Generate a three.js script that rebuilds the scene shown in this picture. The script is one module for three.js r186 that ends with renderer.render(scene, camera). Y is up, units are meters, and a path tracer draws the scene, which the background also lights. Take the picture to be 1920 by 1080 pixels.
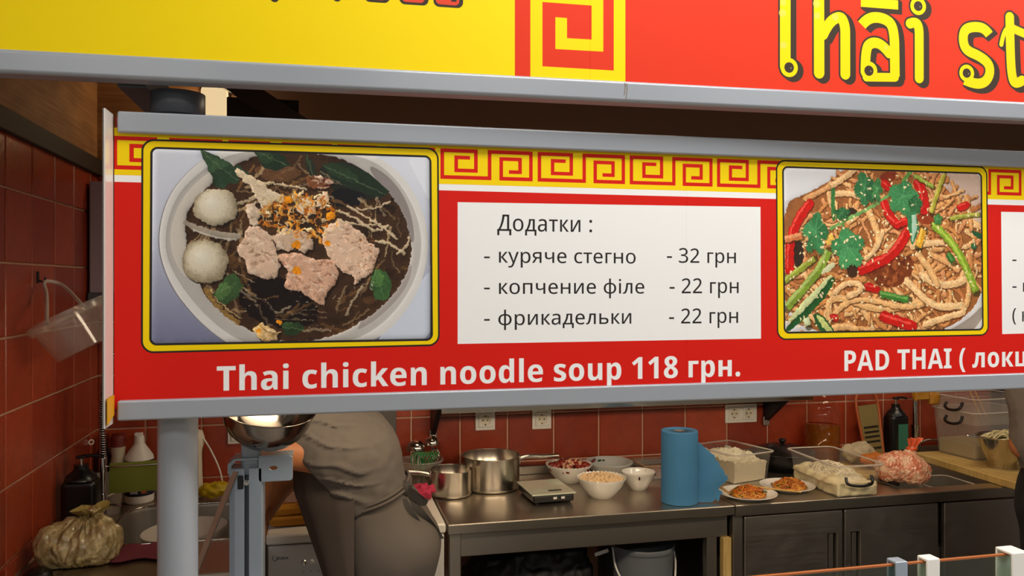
import * as THREE from 'three';
import { RoundedBoxGeometry } from 'three/addons/geometries/RoundedBoxGeometry.js';
import { mergeGeometries, mergeVertices } from 'three/addons/utils/BufferGeometryUtils.js';
import { RectAreaLightUniformsLib } from 'three/addons/lights/RectAreaLightUniformsLib.js';
import { createNoise3D } from 'simplex-noise';

// ---------------------------------------------------------------- camera, light, exposure
RectAreaLightUniformsLib.init();
const scene = new THREE.Scene();
scene.background = new THREE.Color(0x000000);
const FOCAL = 1519, YAW = THREE.MathUtils.degToRad(13.1), EYE = 1.7, HORIZON = 530;
const camera = new THREE.PerspectiveCamera(2 * Math.atan(540 / FOCAL) * 180 / Math.PI, 16 / 9, 0.05, 60);
camera.position.set(0, EYE, 0);
camera.rotation.set(0, -YAW, 0);
camera.setViewOffset(1920, 1080, 0, 540 - HORIZON, 1920, 1080);
const renderer = new THREE.WebGLRenderer({ antialias: true });
renderer.toneMapping = THREE.LinearToneMapping;
renderer.toneMappingExposure = 1.0;
renderer.shadowMap.enabled = true;

const HALL_WARM = new THREE.Color(1.0, 0.985, 0.96), KITCHEN_WARM = new THREE.Color(1.0, 0.80, 0.56);
const HALL_POWER = 5.0, KITCHEN_POWER = 13, SIGN_LAMP_POWER = 20;
function panelLight(x, y, z, w, d, power, color, name, label, category, group, drop = 0) {
  const g = thing(name, label, category, { group, pos: [x, y, z] });
  part(g, 'housing', new RoundedBoxGeometry(w + 0.06, 0.05, d + 0.06, 2, 0.008).translate(0, 0.026, 0), MAT.whitePaint);
  part(g, 'lamp_diffuser', new THREE.BoxGeometry(w, 0.006, d).translate(0, -0.002, 0), MAT.lampGlow(color, power));
  const light = new THREE.RectAreaLight(color, power, w, d);
  light.position.set(0, -0.012, 0); light.rotation.x = -Math.PI / 2;
  g.add(light);
  if (drop) for (const s of [-1, 1]) part(g, 'suspension_rod', new THREE.CylinderGeometry(0.004, 0.004, drop, 8).translate(s * w * 0.35, 0.05 + drop / 2, 0), MAT.darkMetal);
  return g;
}

// ---------------------------------------------------------------- helpers
let seed = 7;
const rnd = () => { seed = (seed * 1664525 + 1013904223) >>> 0; return seed / 4294967296; };
const rr = (a, b) => a + (b - a) * rnd();
const noise = createNoise3D(rnd);
const V = (x, y, z) => new THREE.Vector3(x, y, z);
function ray(u, v) {
  const a = (u - 960) / FOCAL, b = -(v - HORIZON) / FOCAL, c = Math.cos(YAW), s = Math.sin(YAW);
  return V(a * c + s, b, a * s - c);
}
const onY = (u, v, y) => { const d = ray(u, v); return d.multiplyScalar((y - EYE) / d.y).add(V(0, EYE, 0)); };
const onD = (u, v, D) => { const d = ray(u, v); return d.multiplyScalar(-D / d.z).add(V(0, EYE, 0)); };
const onX = (u, v, x) => { const d = ray(u, v); return d.multiplyScalar(x / d.x).add(V(0, EYE, 0)); };
// centre of a round thing whose nearest bottom point is seen at (u, v) on the plane y
const stand = (u, v, y, r) => { const p = onY(u, v, y), h = V(p.x, 0, p.z).normalize(); return p.addScaledVector(h, r); };

const taken = new Map();
function numbered(n) { const k = taken.get(n) ?? 0; taken.set(n, k + 1); return k ? n + '_' + String(k).padStart(3, '0') : n; }
function tag(o, label, category, opt) { o.userData = { label, category }; if (opt.group) o.userData.group = opt.group; if (opt.kind) o.userData.kind = opt.kind; }
function place(o, opt) {
  if (opt.pos) Array.isArray(opt.pos) ? o.position.set(...opt.pos) : o.position.copy(opt.pos);
  if (opt.rot) o.rotation.set(...opt.rot);
}
function thing(name, label, category, opt = {}) {
  const g = new THREE.Group(); g.name = numbered(name); tag(g, label, category, opt); place(g, opt); scene.add(g); return g;
}
function solo(name, label, category, geo, mat, opt = {}) {
  const m = new THREE.Mesh(geo, mat); m.name = numbered(name); tag(m, label, category, opt); place(m, opt);
  m.castShadow = m.receiveShadow = true; scene.add(m); return m;
}
function part(parent, name, geo, mat, opt = {}) {
  const m = new THREE.Mesh(geo, mat); m.name = name; place(m, opt); m.castShadow = m.receiveShadow = true;
  if (opt.label) m.userData.label = opt.label; if (opt.kind) m.userData.kind = opt.kind;
  parent.add(m); return m;
}
const rb = (w, h, d, r = 0.004, s = 2) => new RoundedBoxGeometry(w, h, d, s, Math.min(r, w / 2.01, h / 2.01, d / 2.01));   // centred
const rb0 = (w, h, d, r, s) => rb(w, h, d, r, s).translate(0, h / 2, 0);                                     // standing on y = 0
const span = (x0, x1, y0, y1, z0, z1, r = 0.003) => rb(x1 - x0, y1 - y0, z1 - z0, r).translate((x0 + x1) / 2, (y0 + y1) / 2, (z0 + z1) / 2);
const lathe = (pts, seg = 40) => new THREE.LatheGeometry(pts.map(([x, y]) => new THREE.Vector2(x, y)), seg);
const cyl = (r0, r1, h, seg = 24) => new THREE.CylinderGeometry(r1, r0, h, seg).translate(0, h / 2, 0);
const tube = (pts, r, seg = 24, rad = 8, closed = false) => new THREE.TubeGeometry(new THREE.CatmullRomCurve3(pts.map((p) => (p.isVector3 ? p : V(...p))), closed, 'centripetal'), seg, r, rad, closed);
const flat = (g) => { const n = g.index ? g.toNonIndexed() : g; for (const k of Object.keys(n.attributes)) if (!['position', 'normal', 'uv'].includes(k)) n.deleteAttribute(k); return n; };
const merge = (list) => mergeGeometries(list.map(flat));
function rod(a, b, r0, r1 = r0, seg = 12) {
  const d = b.clone().sub(a), g = new THREE.CylinderGeometry(r1, r0, d.length(), seg);
  g.applyQuaternion(new THREE.Quaternion().setFromUnitVectors(V(0, 1, 0), d.clone().normalize()));
  return g.translate(...a.clone().add(b).multiplyScalar(0.5).toArray());
}
function prism(pts, depth, bevel = 0, holes = [], curve = 12) {
  const s = pts instanceof THREE.Shape ? pts : new THREE.Shape(pts.map(([x, y]) => new THREE.Vector2(x, y)));
  for (const h of holes) s.holes.push(h instanceof THREE.Path ? h : new THREE.Path(h.map(([x, y]) => new THREE.Vector2(x, y))));
  return new THREE.ExtrudeGeometry(s, { depth: depth - 2 * bevel, bevelEnabled: bevel > 0, bevelThickness: bevel, bevelSize: bevel, bevelOffset: -bevel, bevelSegments: 1, curveSegments: curve }).translate(0, 0, bevel);
}
function roundRect(Cls, x0, y0, x1, y1, r) {
  const s = new Cls();
  s.moveTo(x0 + r, y0); s.lineTo(x1 - r, y0); s.absarc(x1 - r, y0 + r, r, -Math.PI / 2, 0); s.lineTo(x1, y1 - r); s.absarc(x1 - r, y1 - r, r, 0, Math.PI / 2);
  s.lineTo(x0 + r, y1); s.absarc(x0 + r, y1 - r, r, Math.PI / 2, Math.PI); s.lineTo(x0, y0 + r); s.absarc(x0 + r, y0 + r, r, Math.PI, Math.PI * 1.5);
  return s;
}
// uv in metres, from the face's main direction
function metric(geo) {
  const g = geo.index ? geo.toNonIndexed() : geo, p = g.attributes.position, uv = new Float32Array(p.count * 2), a = V(0, 0, 0), b = V(0, 0, 0), c = V(0, 0, 0);
  for (let i = 0; i < p.count; i += 3) {
    a.fromBufferAttribute(p, i); b.fromBufferAttribute(p, i + 1); c.fromBufferAttribute(p, i + 2);
    const n = b.clone().sub(a).cross(c.clone().sub(a)), m = [Math.abs(n.x), Math.abs(n.y), Math.abs(n.z)];
    for (let k = 0; k < 3; k++) {
      const q = [a, b, c][k], o = (i + k) * 2;
      if (m[0] >= m[1] && m[0] >= m[2]) { uv[o] = q.z; uv[o + 1] = q.y; } else if (m[1] >= m[2]) { uv[o] = q.x; uv[o + 1] = q.z; } else { uv[o] = q.x; uv[o + 1] = q.y; }
    }
  }
  g.setAttribute('uv', new THREE.BufferAttribute(uv, 2));
  return g;
}
// push a closed surface in and out with noise
function wobble(geo, amp, freq, off = 0, fn) {
  const g = mergeVertices((() => { const q = geo.clone(); q.deleteAttribute('uv'); q.deleteAttribute('normal'); return q; })(), 1e-5);
  g.computeVertexNormals();
  const p = g.attributes.position, n = g.attributes.normal;
  for (let i = 0; i < p.count; i++) {
    const x = p.getX(i), y = p.getY(i), z = p.getZ(i);
    const d = fn ? fn(x, y, z) : amp * (noise(x * freq + off, y * freq, z * freq) + 0.5 * noise(x * freq * 2.3 + off, y * freq * 2.3, z * freq * 2.3));
    p.setXYZ(i, x + n.getX(i) * d, y + n.getY(i) * d, z + n.getZ(i) * d);
  }
  g.computeVertexNormals();
  return g;
}
// a sheet from a grid of points, with thickness
function sheet(fn, nu, nv, th) {
  const P = [], N = [], idx = [], grid = [];
  for (let j = 0; j <= nv; j++) for (let i = 0; i <= nu; i++) grid.push(fn(i / nu, j / nv));
  const at = (i, j) => grid[Math.min(Math.max(j, 0), nv) * (nu + 1) + Math.min(Math.max(i, 0), nu)];
  for (const s of [1, -1]) for (let j = 0; j <= nv; j++) for (let i = 0; i <= nu; i++) {
    const n = at(i + 1, j).clone().sub(at(i - 1, j)).cross(at(i, j + 1).clone().sub(at(i, j - 1))).normalize();
    P.push(...at(i, j).clone().addScaledVector(n, s * th / 2).toArray()); N.push(...n.multiplyScalar(s).toArray());
  }
  const off = (nu + 1) * (nv + 1), q = (a, b, c, d) => idx.push(a, b, c, a, c, d);
  for (let j = 0; j < nv; j++) for (let i = 0; i < nu; i++) {
    const a = j * (nu + 1) + i, b = a + 1, c = b + nu + 1, d = a + nu + 1;
    q(a, b, c, d); q(off + a, off + d, off + c, off + b);
  }
  for (let i = 0; i < nu; i++) { q(i, off + i, off + i + 1, i + 1); const k = nv * (nu + 1) + i; q(k, k + 1, off + k + 1, off + k); }
  for (let j = 0; j < nv; j++) { const a = j * (nu + 1), b = a + nu + 1; q(a, b, off + b, off + a); q(a + nu, off + a + nu, off + b + nu, b + nu); }
  const g = new THREE.BufferGeometry();
  g.setAttribute('position', new THREE.Float32BufferAttribute(P, 3)); g.setAttribute('normal', new THREE.Float32BufferAttribute(N, 3));
  const uv = []; for (let s = 0; s < 2; s++) for (let j = 0; j <= nv; j++) for (let i = 0; i <= nu; i++) uv.push(i / nu, j / nv);
  g.setAttribute('uv', new THREE.Float32BufferAttribute(uv, 2)); g.setIndex(idx);
  return g;
}
// surface nets over a distance field
function nets(f, lo, hi, c) {
  const n = [0, 1, 2].map((k) => Math.ceil((hi[k] - lo[k]) / c) + 1), [nx, ny, nz] = n, val = new Float32Array(nx * ny * nz);
  const id = (i, j, k) => (k * ny + j) * nx + i;
  for (let k = 0; k < nz; k++) for (let j = 0; j < ny; j++) for (let i = 0; i < nx; i++) val[id(i, j, k)] = f(lo[0] + i * c, lo[1] + j * c, lo[2] + k * c);
  const P = [], N = [], idx = [], cell = new Int32Array(nx * ny * nz).fill(-1), e = c * 0.5;
  for (let k = 0; k < nz - 1; k++) for (let j = 0; j < ny - 1; j++) for (let i = 0; i < nx - 1; i++) {
    let sx = 0, sy = 0, sz = 0, m = 0;
    const v = (a, b, d) => val[id(i + a, j + b, k + d)];
    const edge = (a, b) => { const va = v(...a), vb = v(...b); if ((va < 0) !== (vb < 0)) { const t = va / (va - vb); sx += a[0] + t * (b[0] - a[0]); sy += a[1] + t * (b[1] - a[1]); sz += a[2] + t * (b[2] - a[2]); m++; } };
    for (const [a, b] of EDGES) edge(a, b);
    if (!m) continue;
    cell[id(i, j, k)] = P.length / 3;
    const x = lo[0] + (i + sx / m) * c, y = lo[1] + (j + sy / m) * c, z = lo[2] + (k + sz / m) * c;
    P.push(x, y, z);
    const g = V(f(x + e, y, z) - f(x - e, y, z), f(x, y + e, z) - f(x, y - e, z), f(x, y, z + e) - f(x, y, z - e)).normalize();
    N.push(g.x, g.y, g.z);
  }
  for (let k = 1; k < nz - 1; k++) for (let j = 1; j < ny - 1; j++) for (let i = 1; i < nx - 1; i++) {
    const v0 = val[id(i, j, k)] < 0;
    const quad = (a, b, d, g, flip) => { if (a < 0 || b < 0 || d < 0 || g < 0) return; flip ? idx.push(a, d, b, a, g, d) : idx.push(a, b, d, a, d, g); };
    if (v0 !== val[id(i + 1, j, k)] < 0) quad(cell[id(i, j - 1, k - 1)], cell[id(i, j, k - 1)], cell[id(i, j, k)], cell[id(i, j - 1, k)], !v0);
    if (v0 !== val[id(i, j + 1, k)] < 0) quad(cell[id(i - 1, j, k - 1)], cell[id(i - 1, j, k)], cell[id(i, j, k)], cell[id(i, j, k - 1)], !v0);
    if (v0 !== val[id(i, j, k + 1)] < 0) quad(cell[id(i - 1, j - 1, k)], cell[id(i, j - 1, k)], cell[id(i, j, k)], cell[id(i - 1, j, k)], !v0);
  }
  const g = new THREE.BufferGeometry();
  g.setAttribute('position', new THREE.Float32BufferAttribute(P, 3)); g.setAttribute('normal', new THREE.Float32BufferAttribute(N, 3));
  g.setAttribute('uv', new THREE.Float32BufferAttribute(new Float32Array(P.length / 3 * 2).map((_, i) => P[Math.floor(i / 2) * 3 + (i % 2)]), 2));
  g.setIndex(idx);
  return g;
}
const EDGES = [];
for (let a = 0; a < 8; a++) for (const b of [1, 2, 4]) if (!(a & b)) EDGES.push([[a & 1, (a >> 1) & 1, a >> 2], [(a | b) & 1, ((a | b) >> 1) & 1, (a | b) >> 2]]);
const smin = (a, b, k) => { const h = Math.max(k - Math.abs(a - b), 0) / k; return Math.min(a, b) - h * h * k * 0.25; };
function cone(x, y, z, a, b) {   // a, b = [x, y, z, r]
  const dx = b[0] - a[0], dy = b[1] - a[1], dz = b[2] - a[2], l = dx * dx + dy * dy + dz * dz || 1e-9;
  const t = Math.min(1, Math.max(0, ((x - a[0]) * dx + (y - a[1]) * dy + (z - a[2]) * dz) / l));
  return Math.hypot(x - a[0] - dx * t, y - a[1] - dy * t, z - a[2] - dz * t) - (a[3] + (b[3] - a[3]) * t);
}
const bones = (list, k) => (x, y, z) => { let d = 1e3; for (const [a, b] of list) d = smin(d, cone(x, y, z, a, b), k); return d; };

// ---------------------------------------------------------------- textures and materials
function dataTex(n, fn, srgb = false, rep = [1, 1], m = n) {
  const d = new Uint8Array(n * m * 4);
  for (let y = 0; y < m; y++) for (let x = 0; x < n; x++) { const c = fn(x / n, y / m); const o = (y * n + x) * 4; for (let k = 0; k < 3; k++) d[o + k] = Math.max(0, Math.min(255, (Array.isArray(c) ? c[k] : c) * 255)); d[o + 3] = 255; }
  const t = new THREE.DataTexture(d, n, m); t.wrapS = t.wrapT = THREE.RepeatWrapping; t.magFilter = THREE.LinearFilter; t.minFilter = THREE.LinearMipmapLinearFilter; t.generateMipmaps = true;
  if (srgb) t.colorSpace = THREE.SRGBColorSpace;
  t.repeat.set(...rep); t.needsUpdate = true; return t;
}
// noise that repeats over the unit square
const TAU = Math.PI * 2;
const tn = (u, v, f, s = 0) => { const a = u * TAU, b = v * TAU, R = f / TAU; return 0.5 * noise(Math.cos(a) * R + s, Math.sin(a) * R + Math.cos(b) * R, Math.sin(b) * R - s) + 0.5 * noise(Math.sin(a) * R - s, Math.cos(b) * R, Math.cos(a) * R + Math.sin(b) * R + 9); };
const TEX = {
  tile: dataTex(256, (u, v) => 0.86 + 0.10 * tn(u, v, 9, 1) + 0.07 * tn(u, v, 30, 4) + 0.05 * tn(u, v, 90, 2), false, [2.1, 2.1]),
  tileBump: dataTex(256, (u, v) => 0.5 + 0.28 * tn(u, v, 12, 3) + 0.12 * tn(u, v, 40, 6), false, [2.5, 2.5]),
  brushed: dataTex(256, (u, v) => 0.44 + 0.03 * tn(u * 1, v, 10, 2) + 0.04 * noise(u * 3, v * 190, 3) , false, [1.4, 1.4]),
  smear: dataTex(256, (u, v) => 0.33 + 0.012 * tn(u, v, 8, 5) + 0.012 * tn(u, v, 34, 7), false, [1.2, 1.2]),
  ply: dataTex(256, (u, v) => { const g = 0.5 + 0.5 * Math.sin((v * 14 + 0.9 * tn(u, v, 5, 3)) * TAU * 0.5), f = 0.06 * noise(u * 4, v * 120, 1); return [0.60 + 0.05 * g + f + 0.06 * tn(u, v, 7, 8), 0.43 + 0.045 * g + f + 0.05 * tn(u, v, 7, 8), 0.27 + 0.03 * g + f * 0.8 + 0.03 * tn(u, v, 7, 8)]; }, true, [0.9, 0.9]),
  fabric: dataTex(256, (u, v) => 0.5 + 0.2 * Math.sin(u * TAU * 64) * Math.sin(v * TAU * 64) + 0.2 * tn(u, v, 60, 2), false, [14, 14]),
  crumple: dataTex(256, (u, v) => 0.5 + 0.5 * (Math.abs(tn(u, v, 14, 2)) * 1.4 - 0.4) + 0.3 * Math.abs(tn(u, v, 34, 5)), false, [4, 4]),
  meat: dataTex(256, (u, v) => { const t = Math.max(0, Math.min(1, 0.5 + 0.9 * tn(u, v, 16, 2) + 0.35 * tn(u, v, 50, 4))); return [0.80 + 0.10 * t, 0.46 + 0.30 * t, 0.34 + 0.30 * t]; }, true, [2.6, 2.6]),
  greens: dataTex(256, (u, v) => { const t = Math.max(0, Math.min(1, 0.5 + 0.9 * tn(u, v, 14, 3) + 0.3 * tn(u, v, 44, 6))); return [0.56 + 0.24 * t, 0.49 + 0.24 * t, 0.32 + 0.22 * t]; }, true, [2.4, 2.4]),
  grain: dataTex(256, (u, v) => 0.5 + 0.4 * tn(u, v, 60, 3) + 0.3 * tn(u, v, 110, 8), false, [5, 5]),
  board: dataTex(256, (u, v) => { const t = 0.05 * tn(u, v, 6, 2) + 0.05 * noise(u * 60, v * 5, 7) + 0.03 * tn(u, v, 70, 3); return [0.78 + t, 0.66 + t, 0.40 + t]; }, true, [1.5, 1.5]),
  hallFloor: dataTex(256, (u, v) => { const t = 0.04 * tn(u, v, 8, 2) + 0.03 * tn(u, v, 80, 3); return [0.62 + t, 0.59 + t, 0.55 + t]; }, true, [0.5, 0.5]),
};
const std = (hex, rough = 0.6, metal = 0, extra = {}) => new THREE.MeshPhysicalMaterial({ color: hex, roughness: rough, metalness: metal, ...extra });
const MAT = {
  whitePaint: std(0xe8e6e0, 0.5), darkMetal: std(0x2a2b2e, 0.45, 0.6), black: std(0x0d0d0f, 0.35), blackMatte: std(0x131315, 0.8),
  greyPaint: std(0x969ba2, 0.3, 0, { clearcoat: 0.6, clearcoatRoughness: 0.18 }),
  greyPaintDark: std(0x4c5058, 0.4), blueGrey: std(0x93a0ad, 0.3, 0.1, { clearcoat: 0.4, clearcoatRoughness: 0.25 }),
  steel: std(0xb4aea4, 1, 1, { roughnessMap: TEX.brushed }),
  worktop: std(0xc2b9ab, 1, 1, { roughnessMap: TEX.smear }),
  polished: std(0xc4beb4, 0.14, 1), chrome: std(0xd0d2d4, 0.1, 1), satinSteel: std(0xb4aea4, 0.42, 1),
  grout: std(0xcda58c, 0.9), plaster: std(0x7a5c48, 0.85), ply: std(0xffffff, 0.7, 0, { map: TEX.ply }), trimBrown: std(0x2b1f1a, 0.7),
  whitePlastic: std(0xe6e3dc, 0.35), creamPlastic: std(0xd8cfba, 0.4), porcelain: std(0xe9e5dc, 0.12, 0, { clearcoat: 0.6, clearcoatRoughness: 0.05 }),
  greyPorcelain: std(0xc8c9c4, 0.15), greenPlastic: std(0x1f7a3a, 0.35), redPlastic: std(0x9c1f18, 0.4), bluePaper: std(0x3f7cab, 0.85, 0, { bumpMap: TEX.fabric, bumpScale: 0.0004 }),
  clear: new THREE.MeshPhysicalMaterial({ color: 0xfaf8f4, roughness: 0.06, transmission: 0.95, thickness: 0, ior: 1.4 }),
  bottle: new THREE.MeshPhysicalMaterial({ color: 0xfdfbf6, roughness: 0.03, transmission: 1, thickness: 0, ior: 1.35 }),
  frosted: new THREE.MeshPhysicalMaterial({ color: 0xf2eee6, roughness: 0.2, transmission: 0.86, thickness: 0, ior: 1.45 }),
  glass: new THREE.MeshPhysicalMaterial({ color: 0xe6efe9, roughness: 0.02, transmission: 1, thickness: 0, ior: 1.5 }),
  shirt: std(0x5a534d, 0.95, 0, { bumpMap: TEX.fabric, bumpScale: 0.0006, sheen: 0.2, sheenColor: new THREE.Color(0x888078) }),
  apron: std(0x4a4039, 0.95, 0, { bumpMap: TEX.fabric, bumpScale: 0.0006 }), trousers: std(0x574f48, 0.95, 0, { bumpMap: TEX.fabric, bumpScale: 0.0006 }),
  tie: std(0x34302d, 0.9), skin: std(0xa9693e, 0.55), hair: std(0x17110d, 0.6), blackCloth: std(0x141214, 0.95),
  wood: std(0xffffff, 0.6, 0, { map: TEX.board }),
  lampGlow: (color, power) => new THREE.MeshStandardMaterial({ color: 0xffffff, emissive: color, emissiveIntensity: Math.min(power, 3), roughness: 0.6 }),
};

// ---------------------------------------------------------------- the lamps of the hall and of the kitchen
for (const [x, z, k] of [[0.95, -0.85, 3.0], [3.3, -0.85, 3.2], [-1.9, 1.0, 1], [0.9, 1.0, 1], [3.7, 1.0, 1], [-1.9, 3.6, 1], [0.9, 3.6, 1], [3.7, 3.6, 1]])
  panelLight(x, 3.5, z, 1.5, 0.6, HALL_POWER * k, HALL_WARM, 'ceiling_lamp', k > 1 ? 'bright white panel lamp under the ceiling close to the fascia' : 'flat white panel lamp under the ceiling of the open hall', 'lamp', k > 1 ? 'panel lamps close to the fascia' : 'panel lamps of the hall');
for (const [x, l] of [[0.75, 'warm strip lamp hanging over the steel table'], [2.35, 'warm strip lamp hanging over the refrigerated counter']])
  panelLight(x, 2.33, -2.55, 0.9, 0.14, KITCHEN_POWER, KITCHEN_WARM, 'kitchen_lamp', l, 'lamp', 'strip lamps of the kitchen', 0.21);
for (const [x, l] of [[0.12, 'warm strip lamp on the back of the menu sign above the dishwasher'], [0.85, 'warm strip lamp on the back of the menu sign above the steel table'], [1.7, 'warm strip lamp on the back of the menu sign above the refrigerated counter']]) {
  const g = thing('sign_back_lamp', l, 'lamp', { group: 'strip lamps on the back of the sign', pos: [x, 1.57, -1.79], rot: [-0.25, 0, 0] });
  part(g, 'housing', new RoundedBoxGeometry(0.64, 0.11, 0.03, 2, 0.006).translate(0, 0, 0.018), MAT.whitePaint);
  part(g, 'lamp_diffuser', new RoundedBoxGeometry(0.6, 0.08, 0.006, 2, 0.002).translate(0, 0, 0.0), MAT.lampGlow(KITCHEN_WARM, SIGN_LAMP_POWER));
  part(g, 'visor', new RoundedBoxGeometry(0.66, 0.004, 0.16, 1, 0.0015).translate(0, 0.055, -0.065), MAT.whitePaint);
  part(g, 'mounting_arm', new RoundedBoxGeometry(0.03, 0.03, 0.06, 1, 0.004).translate(0, 0.03, 0.05), MAT.darkMetal);
  const light = new THREE.RectAreaLight(KITCHEN_WARM, SIGN_LAMP_POWER, 0.6, 0.08); light.position.set(0, 0, -0.006); g.add(light);   // shines towards the back wall and down
}

// ---------------------------------------------------------------- the setting
const WALL = 3.3, LEFT = -0.82, TOP = 0.9;
const structure = (name, label, category) => thing(name, label, category, { kind: 'structure' });
{
  const f = structure('floor', 'pale grey stone floor of the hall and kitchen', 'floor');
  part(f, 'slab', metric(span(-4.2, 7.2, -0.1, 0, -3.5, 6.2)), std(0xffffff, 0.45, 0, { map: TEX.hallFloor }));
  part(structure('floor_kitchen', 'red brown tiled floor of the kitchen', 'floor'), 'slab', metric(span(LEFT - 0.1, 4.5, 0, 0.006, -3.3, -1.98, 0.001)), std(0x6b3e2c, 0.5, 0, { map: TEX.tile }));
  const c = structure('ceiling', 'white ceiling of the hall', 'ceiling');
  part(c, 'slab', span(-4.2, 7.2, 3.58, 3.7, -1.9, 6.2), std(0xd9d5cc, 0.9));
  const wallMat = std(0xb6b3ad, 0.9);
  for (const [n, l, b] of [['wall_hall_left', 'pale grey end wall of the hall', [-4.3, -4.2, 0, 3.6, -1.9, 6.2]], ['wall_hall_right', 'pale grey side wall of the hall', [7.2, 7.3, 0, 3.6, -1.9, 6.2]],
    ['wall_hall_behind', 'pale grey far wall of the hall facing the stall', [-4.2, 7.2, 0, 3.6, 6.2, 6.3]]]) part(structure(n, l, 'wall'), 'plaster', span(...b), wallMat);
  const s = structure('wall_front', 'pale grey wall beside and above the food stall', 'wall');
  part(s, 'plaster', span(-4.2, LEFT - 0.1, 0, 3.58, -1.9, -1.8), wallMat); part(s, 'plaster', span(4.6, 7.2, 0, 3.58, -1.9, -1.8), wallMat);
  part(s, 'plaster', span(LEFT - 0.1, 4.6, 2.72, 3.58, -1.9, -1.8), wallMat);
  part(structure('ceiling_kitchen', 'dark brown ceiling of the kitchen', 'ceiling'), 'slab', span(LEFT - 0.1, 4.6, 2.6, 2.72, -3.42, -1.8), MAT.plaster);
  part(structure('wall_right', 'dark brown right wall of the kitchen', 'wall'), 'plaster', span(4.5, 4.6, 0, 2.6, -3.42, -1.9), MAT.plaster);
}
// tiled walls: each tile a mesh
const tileMats = [0xa8452a, 0x9e3c22, 0xb04a2c, 0xa24026, 0x973920].map((h) => new THREE.MeshPhysicalMaterial({ color: h, roughness: 0.3, map: TEX.tile, bumpMap: TEX.tileBump, bumpScale: 0.0012, clearcoat: 0.25, clearcoatRoughness: 0.2 }));
const tileGeos = new Map();
function tileGeo(w, h) {
  const k = w.toFixed(3) + h.toFixed(3);
  if (!tileGeos.has(k)) tileGeos.set(k, metric(prism([[0, 0], [w, 0], [w, h], [0, h]], 0.009, 0.0022).translate(-w / 2, -h / 2, 0)));
  return tileGeos.get(k);
}
const GAP = 0.0068, ROW0 = 0.953 - 0.2, rows = [];
for (let y = ROW0; y < 2.11; y += 0.2) rows.push([Math.max(y, 0.9) + GAP / 2, Math.min(y + 0.2, 2.11) - GAP / 2]);
{
  const b = structure('wall_back', 'back wall of the kitchen with glazed terracotta tiles', 'wall');
  part(b, 'grout_bed', span(LEFT - 0.1, 4.6, 0, 2.11, -WALL - 0.12, -WALL + 0.006), MAT.grout);
  part(b, 'plaster', span(-0.42, 4.6, 2.11, 2.6, -WALL - 0.12, -WALL + 0.006), MAT.plaster);
  part(b, 'plywood_panel', metric(span(LEFT - 0.1, -0.42, 2.11, 2.6, -WALL - 0.12, -WALL + 0.006)), MAT.ply, { label: 'tan plywood sheet above the tiles' });
  for (let x = 0.147 - 1.0; x < 3.6; x += 0.2) for (const [y0, y1] of rows) {
    const x0 = Math.max(x, LEFT) + GAP / 2, x1 = x + 0.2 - GAP / 2;
    part(b, 'tile', tileGeo(x1 - x0, y1 - y0), tileMats[Math.floor(rnd() * 5)], { pos: [(x0 + x1) / 2, (y0 + y1) / 2, -WALL + 0.002 + rr(0, 0.0012)], rot: [rr(-0.004, 0.004), rr(-0.004, 0.004), rr(-0.003, 0.003)] });
  }
  const l = structure('wall_left', 'left wall of the kitchen with glazed terracotta tiles', 'wall');
  part(l, 'grout_bed', span(LEFT - 0.1, LEFT - 0.006, 0, 2.11, -WALL, -1.8), MAT.grout);
  part(l, 'plywood_panel', metric(span(LEFT - 0.1, LEFT - 0.002, 2.11, 2.6, -WALL, -1.8)), MAT.ply, { label: 'tan plywood sheet above the tiles' });
  for (let z = 3.187 - 1.2; z < 3.28; z += 0.2) for (const [y0, y1] of rows) {
    const w = Math.min(0.2, WALL - z) - GAP;
    part(l, 'tile', tileGeo(w, y1 - y0), tileMats[Math.floor(rnd() * 5)], { pos: [LEFT - 0.007 + rr(0, 0.0012), (y0 + y1) / 2, -z - GAP / 2 - w / 2], rot: [0, Math.PI / 2 + rr(-0.004, 0.004), rr(-0.004, 0.004)] });
  }
  const t = structure('trim_1', 'dark brown timber rail along the top edge of the left tiles', 'trim');
  part(t, 'rail', span(LEFT, LEFT + 0.02, 2.095, 2.155, -WALL + 0.012, -1.8, 0.004), MAT.trimBrown);
}
{ // the box of an extractor hood hangs on the back wall behind the sign
  const g = thing('extractor_hood', 'mauve grey extractor hood box hanging in the tiled corner', 'hood');
  const m = std(0x9c8c98, 0.5);
  part(g, 'hood_body', span(LEFT + 0.012, 0.1, 1.66, 2.06, -WALL + 0.014, -3.13, 0.006), m);
  part(g, 'hood_rim', span(LEFT + 0.010, 0.11, 1.63, 1.665, -WALL + 0.014, -3.118, 0.004), MAT.greyPaintDark);
}
{ // lamp seen through the gap between the two signs
  const a = onD(398, 192, WALL - 0.06), g = thing('wall_lamp', 'small glowing white wall lamp high on the back wall', 'lamp', { pos: [a.x + 0.005, a.y - 0.045, -WALL + 0.006] });
  const glow = new THREE.MeshStandardMaterial({ color: 0xfff1d8, emissive: 0xf8dca8, emissiveIntensity: 0.8, roughness: 0.6 });
  part(g, 'base_plate', rb(0.10, 0.24, 0.012).translate(0, 0, 0.006), MAT.whitePaint);
  part(g, 'lamp_shade', rb(0.09, 0.21, 0.07, 0.02, 3).translate(0, 0, 0.046), glow);
  const l = new THREE.PointLight(0xffdca8, 0.12); l.position.set(0, 0, 0.046); l.castShadow = true; g.add(l);
}

// ---------------------------------------------------------------- the print of the two signs
function canvas(w, h) { const c = document.createElement('canvas'); c.width = w; c.height = h; return c; }
function canvasTex(c) { const t = new THREE.CanvasTexture(c); t.colorSpace = THREE.SRGBColorSpace; t.anisotropy = 8; return t; }
const rgb = (r, g, b, a = 1) => `rgba(${r},${g},${b},${a})`;
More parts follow.
